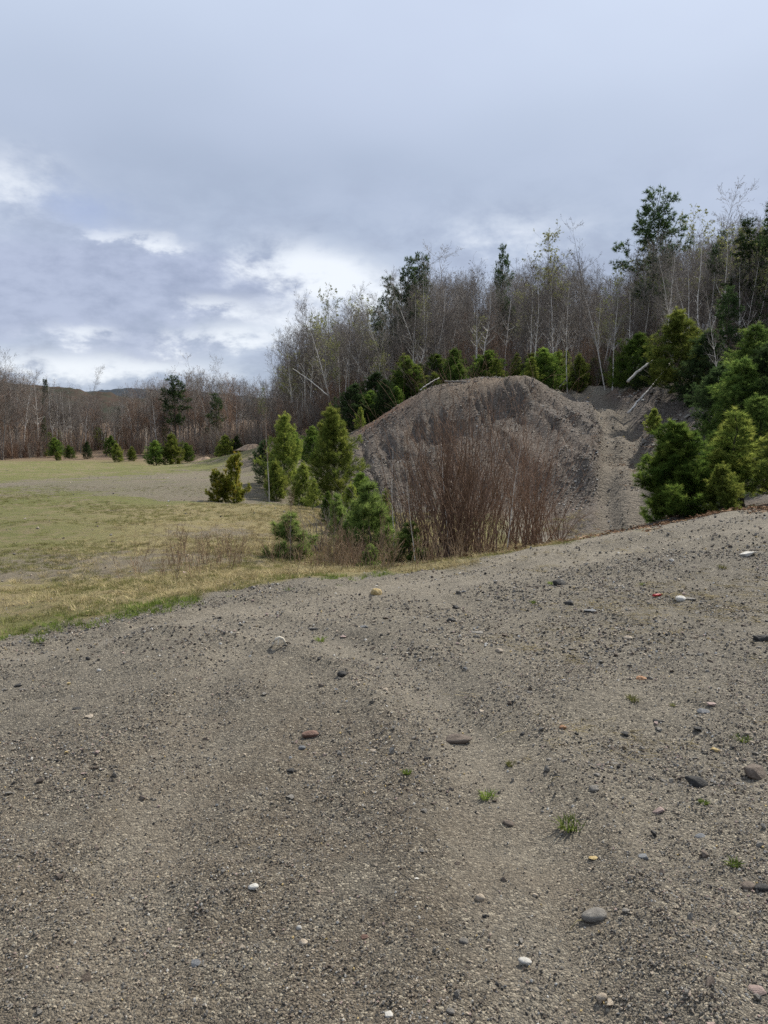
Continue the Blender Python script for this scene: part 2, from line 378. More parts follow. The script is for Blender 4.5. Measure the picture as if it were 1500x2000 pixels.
def ground_material():
    m, n, p, o = material('ground')
    P = pos(n)
    lane, grs, tr, bare, straw, woods, heap, red, sand, leaf, brown = [n.attr(k) for k in ('lane', 'grass', 'trail', 'bare', 'straw', 'woods', 'heap', 'red', 'sand', 'leaf', 'brown')]
    nA = n.noise(P, 0.6, 5); nB = n.noise(P, 3.2, 6, .6); nC = n.noise(P, 26, 5, .65); nD = n.noise(P, 120, 4, .7)
    def cells(scale):
        v = n.new('ShaderNodeTexVoronoi'); v.inputs['Scale'].default_value = scale; n.t.links.new(P.k, v.inputs['Vector'])
        sp = n.new('ShaderNodeSeparateColor'); n.t.links.new(v.outputs['Color'], sp.inputs[0])
        return S(n.t, v.outputs['Distance']), S(n.t, sp.outputs[0]), S(n.t, sp.outputs[1])
    d1, c1, h1 = cells(115); d2, c2, h2 = cells(270); d3, c3, h3 = cells(38)
    g = n.mix(nA.sstep(.35, .65), (0.212, 0.186, 0.142), (0.176, 0.156, 0.122))
    g = n.mix(brown * 0.65 * nB.sstep(.3, .6), g, (0.112, 0.089, 0.062))
    g = n.mix(lane * 0.35, g, (0.205, 0.180, 0.139))
    f = c1 * 0.8 + c2 * 0.7 + (nC - 0.5) * 0.9 + (nD - .5) * 1.3 + (nB - .5) * .8 + 0.25
    f = n.mix(lane * 0.3, n.comb(f, f, f), (1, 1, 1))
    fx_ = n.xyz(f)[0]
    g = n.mul(g, fx_)
    g = n.mix((c1.sstep(.86, .94)) * (1.0 - lane * .5) * 0.65, g, (0.46, 0.41, 0.31))
    g = n.mix((h1.sstep(.92, .98)) * 0.6, g, (0.055, 0.052, 0.05))
    g = n.mix((c3.sstep(.95, .97)) * (d3.sstep(.3, .18)) * 0.5, g, (0.36, 0.33, 0.28))
    # meadow
    nm = n.noise(P, 0.28, 6, .66); nm2 = n.noise(P, 1.7, 6, .65); nm3 = n.noise(P, 9, 5, .7)
    mead = n.mix((nm + (nm2 - .5) * 1.0).sstep(.46, .64), (0.145, 0.148, 0.045), (0.205, 0.172, 0.085))
    mead = n.mix((straw * 1.1 + (nm2 - .5) * .9).clamp() * .75, mead, (0.30, 0.242, 0.118))
    mead = n.mix((nm3 * .6 + nm2 * .6).sstep(.62, .8) * .6, mead, (0.125, 0.098, 0.062))
    mead = n.mul(mead, nm3 * 0.9 + nD * .5 + 0.3)
    pale = n.mul(n.mix(nm2.sstep(.4, .6), (0.190, 0.160, 0.130), (0.155, 0.132, 0.104)), c3 * .5 + nC * .7 + .45)
    bmask = (bare * 1.0 + (nm2 - .5) * 1.9 + (nm - .5) * 2.2 + (nm3 - .5) * 1.3).sstep(.36, .86)
    mead = n.mix(bmask * .75, mead, pale)
    col = n.mix((grs + (nm3 - .5) * .25 * grs).clamp(), g, mead)
    # mound and bank: dark gravel
    hp = n.mix(nB.sstep(.35, .65), (0.118, 0.096, 0.077), (0.172, 0.142, 0.114))
    hz = n.noise(P, 0.33, 4)
    hp = n.mix(hz.sstep(.44, .62) * .4, hp, (0.100, 0.094, 0.083))
    d4, c4, h4 = cells(7)
    d5, c5, h5 = cells(17)
    hp = n.mul(hp, c4 * .35 + c5 * .5 + nC * .7 + .25)
    hp = n.mix(c5.sstep(.94, .98) * .5, hp, (0.36, 0.34, 0.31))
    hp = n.mix((sand + (nB - .5) * .5 * sand).clamp() * .8, hp, (0.22, 0.165, 0.112))
    hp = n.mix((red + (nB - .5) * .9 * red).clamp() * .85, hp, (0.165, 0.070, 0.030))
    col = n.mix(heap, col, hp)
    tcol = n.mul(n.mix(nB.sstep(.4, .6), (0.190, 0.163, 0.126), (0.150, 0.128, 0.099)), c5 * .5 + nC * .8 + .4)
    tcol = n.mix(n.attr('rut') * .7, tcol, n.mul(n.mix(nB.sstep(.4, .6), (0.215, 0.185, 0.145), (0.185, 0.158, 0.122)), nC * .5 + .75))
    col = n.mix(tr, col, tcol)
    lit = n.mul(n.mix(nC.sstep(.4, .6), (0.13, 0.085, 0.055), (0.19, 0.13, 0.085)), nD + .5)
    col = n.mix(woods * .93, col, lit)
    col = n.mix((leaf * (nC * .7 + nB * .9)).sstep(.45, .85) * .7, col, lit)
    n.put(col, p.inputs['Base Color'])
    p.inputs['Roughness'].default_value = 0.92
    hgt = (d1 * -1.0) * 0.016 + (d2 * -1.0) * 0.007 + (d3 * -1.0) * .012 + nC * 0.009 + nD * 0.007
    hgt = hgt * (1.0 - lane * .4) + nB * .02 + heap * ((d5 * -.1) + d4 * -.12) + nm3 * grs * .05
    bump(n, p, hgt, 1.0, 1.0)
    return m
M_ground = ground_material(); ground_me.materials.append(M_ground)
ground = tag(obj('ground', ground_me), kind='structure')

def leafmat(name, cols, trans=0.6, attr='tint', objvar=0.35):
    m = bpy.data.materials.new(name); m.use_nodes = True; n = NT(m.node_tree); n.t.nodes.clear()
    t = n.attr(attr); r = rnd(n)
    c = n.mix(t.sstep(0.0, 1.0), cols[0], cols[1])
    if len(cols) > 2: c = n.mix((t - 0.72).mx(0.0) * 3.0, c, cols[2])
    c = n.mul(c, r * objvar * 2 + (1 - objvar))
    d = n.new('ShaderNodeBsdfDiffuse'); n.put(c, d.inputs[0])
    tl = n.new('ShaderNodeBsdfTranslucent'); n.put(c, tl.inputs[0])
    x = n.new('ShaderNodeMixShader'); x.inputs[0].default_value = trans
    n.t.links.new(d.outputs[0], x.inputs[1]); n.t.links.new(tl.outputs[0], x.inputs[2])
    o = n.new('ShaderNodeOutputMaterial'); n.t.links.new(x.outputs[0], o.inputs[0])
    return m
def barkmat(name, a, b, scale=(14, 14, 3), birch=False):
    m, n, p, o = material(name)
    mp = n.new('ShaderNodeMapping'); n.t.links.new(objcoord(n).k, mp.inputs[0]); mp.inputs['Scale'].default_value = scale
    v = S(n.t, mp.outputs[0]); f = n.noise(v, 1.0, 5, .6); r = rnd(n)
    c = n.mix(f.sstep(.38, .62), a, b)
    if birch:
        mp2 = n.new('ShaderNodeMapping'); n.t.links.new(objcoord(n).k, mp2.inputs[0]); mp2.inputs['Scale'].default_value = (2, 2, 9)
        f2 = n.noise(S(n.t, mp2.outputs[0]), 1.0, 3, .6)
        c = n.mix(f2.sstep(.60, .68) * .85, c, (0.05, 0.045, 0.04))
    c = n.mul(c, r * 0.5 + 0.72)
    n.put(c, p.inputs['Base Color']); p.inputs['Roughness'].default_value = .85
    bump(n, p, f, .5, .02)
    return m
M_birch = barkmat('birch_bark', (0.72, 0.68, 0.62), (0.55, 0.51, 0.45), birch=True)
M_grey = barkmat('grey_bark', (0.17, 0.145, 0.125), (0.27, 0.24, 0.21))
M_twig = barkmat('twig', (0.118, 0.099, 0.087), (0.170, 0.146, 0.128))
M_twigred = barkmat('red_brown_twig', (0.158, 0.098, 0.066), (0.240, 0.155, 0.104))
M_twiggrey = barkmat('grey_twig', (0.180, 0.160, 0.140), (0.26, 0.235, 0.205))
M_weed = barkmat('dead_stalks', (0.20, 0.135, 0.082), (0.31, 0.225, 0.140))
M_pinebark = barkmat('pine_bark', (0.06, 0.048, 0.038), (0.11, 0.09, 0.07))
M_needle = leafmat('pine_needles', ((0.0456, 0.0936, 0.0216), (0.156, 0.2304, 0.0456), (0.288, 0.348, 0.0744)))
M_needle_y = leafmat('yellow_green_needles', ((0.0842, 0.1334, 0.0304), (0.2456, 0.2868, 0.0607), (0.3788, 0.3869, 0.0929)))
M_needle_b = leafmat('blue_green_needles', ((0.0605, 0.1045, 0.0308), (0.176, 0.242, 0.0638), (0.275, 0.341, 0.099)))
M_needle_f = leafmat('olive_needles', ((0.045, 0.087, 0.0224), (0.1276, 0.1874, 0.045), (0.225, 0.285, 0.072)))
M_needle_d = leafmat('dark_needles', ((0.022, 0.042, 0.018), (0.060, 0.095, 0.036), (0.095, 0.13, 0.05)))
M_needle_o = leafmat('orange_tipped_needles', ((0.1035, 0.1323, 0.0207), (0.2472, 0.2415, 0.0403), (0.414, 0.2875, 0.0575)))
M_bud = leafmat('opening_buds', ((0.20, 0.22, 0.07), (0.32, 0.33, 0.14)), trans=.4)

# ------------------------------------------------------------------ plant generators
rng = np.random.RandomState(11)
def unit(v): return v / (np.linalg.norm(v) + 1e-9)
def tilt(d, ang, rs):
    """rotate d by ang about a random axis across it"""
    r = rs.normal(size=3); a = unit(np.cross(d, r)); return unit(d * math.cos(ang) + a * math.sin(ang))
UP = np.array([0, 0, 1.])

def bare_tree(H, rs, r0, start=0.38, spread=0.6, dens=1.0, lean=0.0, forks=1):
    thick, thin, buds = [], [], []
    def br(p, d, L, r, lev):
        n = max(2, int(round(L / (0.55, 0.45, 0.3, 0.25)[lev])))
        for i in range(n):
            t0, t1 = i / n, (i + 1) / n
            d = unit(d + rs.normal(size=3) * (0.05, 0.12, 0.16, 0.2)[lev] + UP * (0.03, 0.09, 0.06, 0.03)[lev])
            q = p + d * L / n
            ra, rb = r * (1 - 0.85 * t0), r * (1 - 0.85 * t1)
            (thick if ra > 0.018 and lev < 2 else thin).append((p, q, max(ra, .0062), max(rb, .0042)))
            if lev < 3:
                k = rs.poisson((0, 1.9, 1.8, 0)[lev] * dens) if lev else 0
                for _ in range(k):
                    cd = tilt(d, rs.uniform(.4, .95), rs)
                    br(q, cd, L * rs.uniform(.28, .5) * (1.15 - .6 * t1), rb * rs.uniform(.4, .65), lev + 1)
            else: buds.append(q)
            p = q
        return p
    for f in range(forks):
        p = np.array([0., 0, 0]) + (rs.normal(size=3) * [.12, .12, 0] if forks > 1 else 0)
        d = unit(np.array([lean + rs.normal() * .04 + (.14 * (f - .5) if forks > 1 else 0), rs.normal() * .05, 1])); hh = H * (1 - .12 * f)
        n = 16; 
        for i in range(n):
            t0, t1 = i / n, (i + 1) / n
            d = unit(d + rs.normal(size=3) * .035 + np.array([0, 0, .04]))
            q = p + d * hh / n
            ra, rb = r0 * (1 - t0) ** 1.15 + .008, r0 * (1 - t1) ** 1.15 + .008
            thick.append((p, q, ra, rb))
            if t1 > start:
                for _ in range(rs.poisson(2.8 * dens)):
                    cd = tilt(d, rs.uniform(.45, .45 + spread), rs)
                    br(q + d * rs.uniform(-.2, .2), cd, hh * rs.uniform(.14, .30) * (1.3 - .75 * t1), rb * rs.uniform(.35, .55) + .003, 1)
            elif rs.rand() < .5:
                cd = tilt(d, rs.uniform(.9, 1.4), rs); br(q, cd, hh * rs.uniform(.05, .11), .011, 2)
            p = q
    return thick, thin, buds
def seg_arrays(s):
    return np.array([a[0] for a in s]), np.array([a[1] for a in s]), np.array([a[2] for a in s]), np.array([a[3] for a in s])
def seg_mesh(name, s, mat, sides, rscale=1.0):
    a, b, r0, r1 = seg_arrays(s); V, F = prisms(a, b, r0 * rscale, r1 * rscale, sides)
    return mk_mesh(name, V, F, [mat], smooth=sides > 4)
def leaf_tris(P, size, rs):
    P = np.asarray(P); n = len(P); V = P[:, None, :] + rs.normal(size=(n, 3, 3)) * size
    return V.reshape(-1, 3), np.arange(3 * n).reshape(-1, 3)

TREES = {}
def add_tree_proto(key, H, seed, bark, twig, bud=None, **k):
    rs = np.random.RandomState(seed)
    th, tn, bd = bare_tree(H, rs, H * 0.0072, **k)
    tm = seg_mesh('trunk', th, bark, 6); cm = seg_mesh('crown', tn, twig, 3, 1.0)
    if bud is not None and len(bd):
        a, b, r0, r1 = seg_arrays(tn); V, F = prisms(a, b, r0, r1, 3)
        LV, LF = leaf_tris([bd[i] for i in range(0, len(bd), 1)], .05, rs)
        cm = mk_mesh('crown', np.vstack([V, LV]), [F, LF + len(V)], [twig, bud])
        mi = np.concatenate([np.zeros(len(F), np.int32), np.ones(len(LF), np.int32)]); cm.polygons.foreach_set('material_index', mi)
        pattr(cm, 'tint', rs.rand(len(V) + len(LV)))
    TREES[key] = (tm, cm, H)
for i in range(5): add_tree_proto(('grey', i), 11, 100 + i, M_grey, M_twig if i % 2 else M_twiggrey, start=.26 + .05 * i, spread=.45 + .08 * i, dens=1.0)
for i in range(5): add_tree_proto(('birch', i), 11, 200 + i, M_birch, M_twig if i % 2 else M_twiggrey, start=.36, spread=.4 + .08 * i, dens=1.0, lean=(0, .06, -.12, .1, -.05)[i], forks=2 if i in (1, 3) else 1)
for i in range(2): add_tree_proto(('bud', i), 11, 300 + i, M_grey, M_twiggrey, bud=M_bud, start=.4, spread=.6, dens=1.0)
for i in range(2): add_tree_proto(('broad', i), 11, 320 + i, M_grey, M_twiggrey, start=.45, spread=.75, dens=1.15)
for i in range(3): add_tree_proto(('red', i), 8, 340 + i, M_grey, M_twigred, start=.22, spread=.4, dens=1.0)
for i in range(2): add_tree_proto(('sapling', i), 4.5, 360 + i, M_birch, M_twigred, start=.35, spread=.35, dens=.7)

def needle_tufts(P, D, size, width, k, rs, spread=.75):
    """k blades at each shoot point, fanned round the shoot's direction"""
    P = np.repeat(np.asarray(P), k, 0); D = np.repeat(np.asarray(D), k, 0); n = len(P)
    v = D + rs.normal(size=(n, 3)) * spread; v /= np.linalg.norm(v, axis=1, keepdims=True) + 1e-9
    s = np.cross(v, rs.normal(size=(n, 3))); s /= np.linalg.norm(s, axis=1, keepdims=True) + 1e-9
    L = size * rs.uniform(.7, 1.25, (n, 1)); V = np.stack([P - s * width, P + s * width, P + v * L], 1)
    return V.reshape(-1, 3), np.arange(3 * n).reshape(-1, 3)
PINES = {}
def pine_proto(key, H, seed, mat, form='bush', needle=.10, width=.007, blades=9, rad=.42, step=.075):
    rs = np.random.RandomState(seed)
    th, P, D, Tn = [], [], [], []
    p = np.zeros(3); pts = [p]
    n = 14
    for i in range(n):
        p = p + np.array([rs.normal() * .012 * H, rs.normal() * .012 * H, H / n * (1 if form != 'tall' else 1)]); pts.append(p)
    pts = np.array(pts)
    def at(t):
        f = t * n; i = min(int(f), n - 1); return pts[i] + (pts[i + 1] - pts[i]) * (f - i)
    def shoot(a, d, L, tint, sub):
        m = max(2, int(L / step)); q = a; dd = d
        for j in range(m):
            dd = unit(dd + rs.normal(size=3) * .10 + UP * (.05 if form != 'spruce' else -.01)); q2 = q + dd * L / m; t = (j + 1) / m
            if j % 2 == 0: th.append((q, q2 + dd * L / m * .9 if j < m - 1 else q2, max(.012 * L * (1 - t), .0025) * (1.6 if form == 'tall' else 1), .002))
            if t > (.25 if sub else .45): P.append(q2); D.append(dd); Tn.append(tint + .5 * t * t + rs.normal() * .12)
            if sub and t > .18 and rs.rand() < (.88 if form != 'tall' else .9):
                sl = L * (1.05 - t) * rs.uniform(.3, .6) + step * 1.2
                shoot(q2, unit(tilt(dd, rs.uniform(.5, .95), rs) * np.array([1, 1, .65])), sl, tint, sub - 1)
            q = q2
        P.append(q); D.append(unit(dd + UP * .3)); Tn.append(tint + .45)
    if form == 'bush':
        z0, dz_, nb = .03, .3 / H * .68, 6
    elif form == 'open': z0, dz_, nb = .12, .36 / H * .8, 5
    elif form == 'spruce': z0, dz_, nb = .12, .35 / H, 8
    else: z0, dz_, nb = .30, .62 / H, 5
    t = z0; ph = rs.rand() * 6
    while t < .985:
        if form == 'bush': env = rad * 1.15 * (1 - t) ** .68 * (min(1, .80 + t * 1.6)) * rs.uniform(.8, 1.2)
        elif form == 'open': env = rad * (1 - t) ** .8
        elif form == 'spruce': env = rad * (1 - t) ** .95
        else: env = rad * (min(1, (t - .15) / .3) * (1 - t) ** .5) * rs.uniform(.45, 1.3)
        k = nb if form != 'tall' else rs.randint(3, 6)
        for b in range(k):
            ph += 2 * PI / k + rs.normal() * .25
            up = {'bush': .10 + 1.0 * t, 'open': .35 + .7 * t, 'spruce': -.15 + .5 * t, 'tall': .08 + .55 * t}[form] + rs.normal() * .12
            d = unit(np.array([math.cos(ph), math.sin(ph), up]))
            L = H * env * (rs.uniform(.55, 1.12) if rs.rand() < .8 else rs.uniform(1.1, 1.45))
            if form == 'tall' and rs.rand() < .26: continue
            shoot(at(t), d, max(L, .08), rs.uniform(.0, .42), 1 if L < .35 * (1 if form != 'tall' else 2) else (2 if form == 'tall' else 1))
        ph += rs.rand(); t += dz_ * rs.uniform(.75, 1.25) * (1 - .35 * t)
    shoot(at(.93), UP, H * (.13 if form == 'bush' else .09), .4, 0)
    V, F = needle_tufts(P, D, needle, width, blades, rs)
    tint = np.repeat(np.clip(np.array(Tn), 0, 1), blades * 3)
    cm = mk_mesh('crown', V, F, [mat]); pattr(cm, 'tint', tint)
    TV, TF, TT = tube(pts, [H * .014 * (1 - i / (n + .5)) + .006 for i in range(n + 1)], 7)
    a, b, r0, r1 = seg_arrays(th); BV, BF = prisms(a, b, r0, r1, 3)
    tm = mk_mesh('trunk', np.vstack([TV, BV]), [TF, BF + len(TV), TT], [M_pinebark])
    PINES[key] = (tm, cm, H)
pine_proto('bush_a', 2.8, 1, M_needle, rad=.42, needle=.15, width=.0058, blades=18, step=.06)
pine_proto('bush_b', 2.8, 2, M_needle_y, rad=.40, needle=.14, width=.0058, blades=15, step=.065)
pine_proto('bush_c', 3.8, 3, M_needle_y, rad=.34, needle=.15, width=.0055, blades=11, step=.062)
pine_proto('bush_d', 3.8, 4, M_needle_d, rad=.36, needle=.14, width=.010, blades=9, step=.1)
pine_proto('bush_e', 3.0, 5, M_needle, rad=.45, needle=.15, width=.006, blades=10, step=.066)
pine_proto('bush_o', 1.6, 6, M_needle_o, rad=.42, needle=.11, width=.007, blades=15, step=.05)
pine_proto('bush_s', 1.0, 7, M_needle_b, rad=.46, needle=.11, width=.0045, blades=14, step=.035)
pine_proto('bush_f', 4.5, 15, M_needle_f, rad=.33, needle=.16, width=.009, blades=10, step=.11)
pine_proto('open_a', 3.0, 8, M_needle_y, form='open', rad=.34, needle=.14, width=.006, blades=14)
pine_proto('open_s', 1.3, 9, M_needle_b, form='open', rad=.46, needle=.12, width=.005, blades=16, step=.04)
pine_proto('tall_a', 14, 10, M_needle_d, form='tall', rad=.25, needle=.30, width=.022, blades=9, step=.26)
pine_proto('tall_b', 14, 12, M_needle_d, form='tall', rad=.21, needle=.30, width=.022, blades=9, step=.26)
pine_proto('tall_c', 11, 13, M_needle, form='tall', rad=.30, needle=.30, width=.022, blades=9, step=.26)
pine_proto('spruce', 10, 14, M_needle_d, form='spruce', rad=.17, needle=.14, width=.02, blades=7, step=.2)

def place_tree(store, key, name, loc, h, rz, label, cat, group=None, wide=1.0, tiltx=0.0):
    tm, cm, H = store[key]; s = h / H
    e = bpy.data.objects.new(name, None); C.objects.link(e); e.empty_display_size = .2
    e.location = (loc[0], loc[1], loc[2] - .05); e.rotation_euler = (0, tiltx, rz) if not tiltx else (0, tiltx, 0)
    e.scale = (s * wide, s * wide, s)
    obj('trunk', tm, e); obj('crown', cm, e)
    return tag(e, label, cat, group)

# ------------------------------------------------------------------ instanced ground cover
def gn_scatter(name, protos, pts, rot, scl, idx, kind='stuff'):
    me = bpy.data.meshes.new(name); n = len(pts)
    me.vertices.add(n); me.vertices.foreach_set('co', np.asarray(pts, np.float32).ravel())
    for nm, dat in (('rot', rot), ('scl', scl)):
        a = me.attributes.new(nm, 'FLOAT_VECTOR', 'POINT'); a.data.foreach_set('vector', np.asarray(dat, np.float32).ravel())
    a = me.attributes.new('idx', 'INT', 'POINT'); a.data.foreach_set('value', np.asarray(idx, np.int32))
    me.update()
    o = obj(name, me)
    ng = bpy.data.node_groups.new(name, 'GeometryNodeTree')
    ng.interface.new_socket('Geometry', in_out='INPUT', socket_type='NodeSocketGeometry'); ng.interface.new_socket('Geometry', in_out='OUTPUT', socket_type='NodeSocketGeometry')
    gi = ng.nodes.new('NodeGroupInput'); go = ng.nodes.new('NodeGroupOutput')
    ip = ng.nodes.new('GeometryNodeInstanceOnPoints'); ip.inputs['Pick Instance'].default_value = True
    g2i = ng.nodes.new('GeometryNodeGeometryToInstance')
    for k in range(len(protos) - 1, -1, -1):           # a multi-input socket lists its links last first
        oi = ng.nodes.new('GeometryNodeObjectInfo'); oi.inputs['Object'].default_value = protos[k]; oi.inputs['As Instance'].default_value = False
        ng.links.new(oi.outputs['Geometry'], g2i.inputs[0])
    def na(nm, ty):
        q = ng.nodes.new('GeometryNodeInputNamedAttribute'); q.data_type = ty; q.inputs['Name'].default_value = nm; return q.outputs['Attribute']
    e2r = ng.nodes.new('FunctionNodeEulerToRotation'); ng.links.new(na('rot', 'FLOAT_VECTOR'), e2r.inputs[0])
    ng.links.new(gi.outputs[0], ip.inputs['Points']); ng.links.new(g2i.outputs[0], ip.inputs['Instance'])
    ng.links.new(na('idx', 'INT'), ip.inputs['Instance Index']); ng.links.new(e2r.outputs[0], ip.inputs['Rotation']); ng.links.new(na('scl', 'FLOAT_VECTOR'), ip.inputs['Scale'])
    ng.links.new(ip.outputs[0], go.inputs[0])
    md = o.modifiers.new('scatter', 'NODES'); md.node_group = ng
    if kind: o['kind'] = kind
    return o
def proto(name, me): return bpy.data.objects.new(name, me)      # never linked to the scene

# ------------------------------------------------------------------ stones
def stonemat(name, a, b, spec=.3):
    m, n, p, o = material(name); v = objcoord(n); r = rnd(n)
    f = n.noise(v, 3.0, 6, .65); f2 = n.noise(v, 14, 4, .7)
    c = n.mix(f.sstep(.35, .65), a, b); c = n.mul(c, f2 * .6 + r * .35 + .52)
    n.put(c, p.inputs['Base Color']); p.inputs['Roughness'].default_value = .72; p.inputs['Specular IOR Level'].default_value = spec
    bump(n, p, f2 * .5 + f, .5, .08)
    return m
M_st = {'dark': stonemat('dark_slate', (0.030, 0.029, 0.027), (0.062, 0.059, 0.054)), 'grey': stonemat('grey_stone', (0.158, 0.145, 0.124), (0.24, 0.222, 0.192)),
        'brown': stonemat('brown_stone', (0.11, 0.085, 0.065), (0.17, 0.135, 0.105)), 'tan': stonemat('tan_stone', (0.32, 0.26, 0.19), (0.42, 0.36, 0.28)),
        'white': stonemat('white_quartz', (0.46, 0.44, 0.39), (0.58, 0.56, 0.51)), 'yellow': stonemat('ochre_stone', (0.46, 0.33, 0.13), (0.55, 0.43, 0.22)),
        'orange': stonemat('orange_stone', (0.34, 0.17, 0.08), (0.42, 0.25, 0.14)), 'pink': stonemat('pink_stone', (0.30, 0.22, 0.19), (0.40, 0.30, 0.26)),
        'blue': stonemat('blue_grey_stone', (0.13, 0.135, 0.14), (0.20, 0.205, 0.205)), 'rust': stonemat('rusty_stone', (0.13, 0.07, 0.05), (0.19, 0.12, 0.09))}
def rock_mesh(name, mat, seed, kind='angular', npts=16):
    """unit-size stone: a hull of scattered points, worn by a bevel, or a rounded cobble"""
    rs = np.random.RandomState(seed); bm = bmesh.new()
    if kind == 'round':
        bmesh.ops.create_icosphere(bm, subdivisions=3, radius=.5)
        k = rs.normal(size=(4, 3)) * 2.2
        for v in bm.verts:
            c = np.array(v.co); s = 1 + .09 * math.sin(k[0] @ c * 2 + 1) + .07 * math.sin(k[1] @ c * 2) + .04 * math.sin(k[2] @ c * 4)
            v.co = Vector(c * s)
    else:
        for _ in range(npts):
            p = rs.normal(size=3); p /= np.linalg.norm(p); p *= .5 * rs.uniform(.8, 1.05); p = np.sign(p) * np.abs(p) ** .8 * .9; bm.verts.new(p)
        h = bmesh.ops.convex_hull(bm, input=bm.verts[:])
        dead = list({g for g in h['geom_interior'] + h['geom_unused'] if isinstance(g, bmesh.types.BMVert)})
        bmesh.ops.delete(bm, geom=dead, context='VERTS')
        if kind == 'angular':
            bmesh.ops.dissolve_limit(bm, angle_limit=R(14), verts=bm.verts[:], edges=bm.edges[:])
            bmesh.ops.bevel(bm, geom=bm.edges[:], offset=.045, segments=2, affect='EDGES', profile=.6)
    me = bpy.data.meshes.new(name); bm.to_mesh(me); bm.free(); me.materials.append(mat)
    if kind != 'pebble': me.polygons.foreach_set('use_smooth', np.ones(len(me.polygons), bool))
    return me
def stone(px, py, w, hgt, dep, mat, label, kind='angular', seed=0, rz=None, sink=.33, name='stone', cat='stone'):
    """w: width in photo pixels; hgt, dep: height and depth as shares of the width"""
    b = hit(px, py); dist = math.sqrt(b[0] ** 2 + b[1] ** 2 + EYE ** 2); s = w / 1500 * dist
    rs = random.Random(seed)
    o = obj(name, rock_mesh(name, M_st[mat], 900 + seed, kind), None, (b[0], b[1], b[2] + s * hgt * (.5 - sink)))
    o.scale = (s, s * dep, s * hgt); o.rotation_euler = (rs.uniform(-.12, .12), rs.uniform(-.12, .12), rs.uniform(-.35, .35) if rz is None else rz)
    return tag(o, label, cat)

# ------------------------------------------------------------------ far hills
def hill(name, x0, x1, y, prof, seed, mat, depth=160):
    rs = np.random.RandomState(seed); nx_, ny_ = 260, 26
    xs = np.linspace(x0, x1, nx_); V = []
    for j in range(ny_):
        t = j / (ny_ - 1); 
        for x in xs:
            hgt = np.interp(x, [p[0] for p in prof], [p[1] for p in prof]) * math.sin(min(t * 1.25, 1) * PI / 2) ** .8 * (1 if t < .8 else 1 - (t - .8) * 1.5)
            V.append((x, y + (t - .8) * depth, hgt - 6 * (1 - t)))
    V = np.array(V); V[:, 2] += fbm(V[:, 0] * .09, V[:, 1] * .09, 3) * 4.0 * (V[:, 2] > 2) + rs.rand(len(V)) * 1.6
    ii = (np.arange(ny_ - 1)[:, None] * nx_ + np.arange(nx_ - 1)[None]).ravel()
    return tag(obj(name, mk_mesh(name, V, np.stack([ii, ii + 1, ii + nx_ + 1, ii + nx_], 1), [mat])), kind='structure')
def hillmat(name, a, b):
    m, n, p, o = material(name); P = pos(n); f = n.noise(P, .05, 6, .7); f2 = n.noise(P, .3, 4, .7)
    n.put(n.mul(n.mix((f * .6 + f2 * .4).sstep(.4, .6), a, b), f2 + .5), p.inputs['Base Color']); p.inputs['Roughness'].default_value = 1; p.inputs['Specular IOR Level'].default_value = 0
    return m
hill('hill', -560, 120, 560, [(-560, 30), (-420, 42), (-300, 44), (-235, 40), (-180, 33), (-120, 27), (-60, 22), (120, 12)], 1, hillmat('wooded_hill', (0.075, 0.055, 0.045), (0.045, 0.05, 0.038)))
hill('hill', -900, 300, 1300, [(-900, 40), (-600, 70), (-430, 88), (-300, 82), (-100, 60), (300, 40)], 2, hillmat('distant_hill', (0.060, 0.068, 0.080), (0.045, 0.055, 0.062)), 300)  # the blue haze of distance is put into this hill's colour

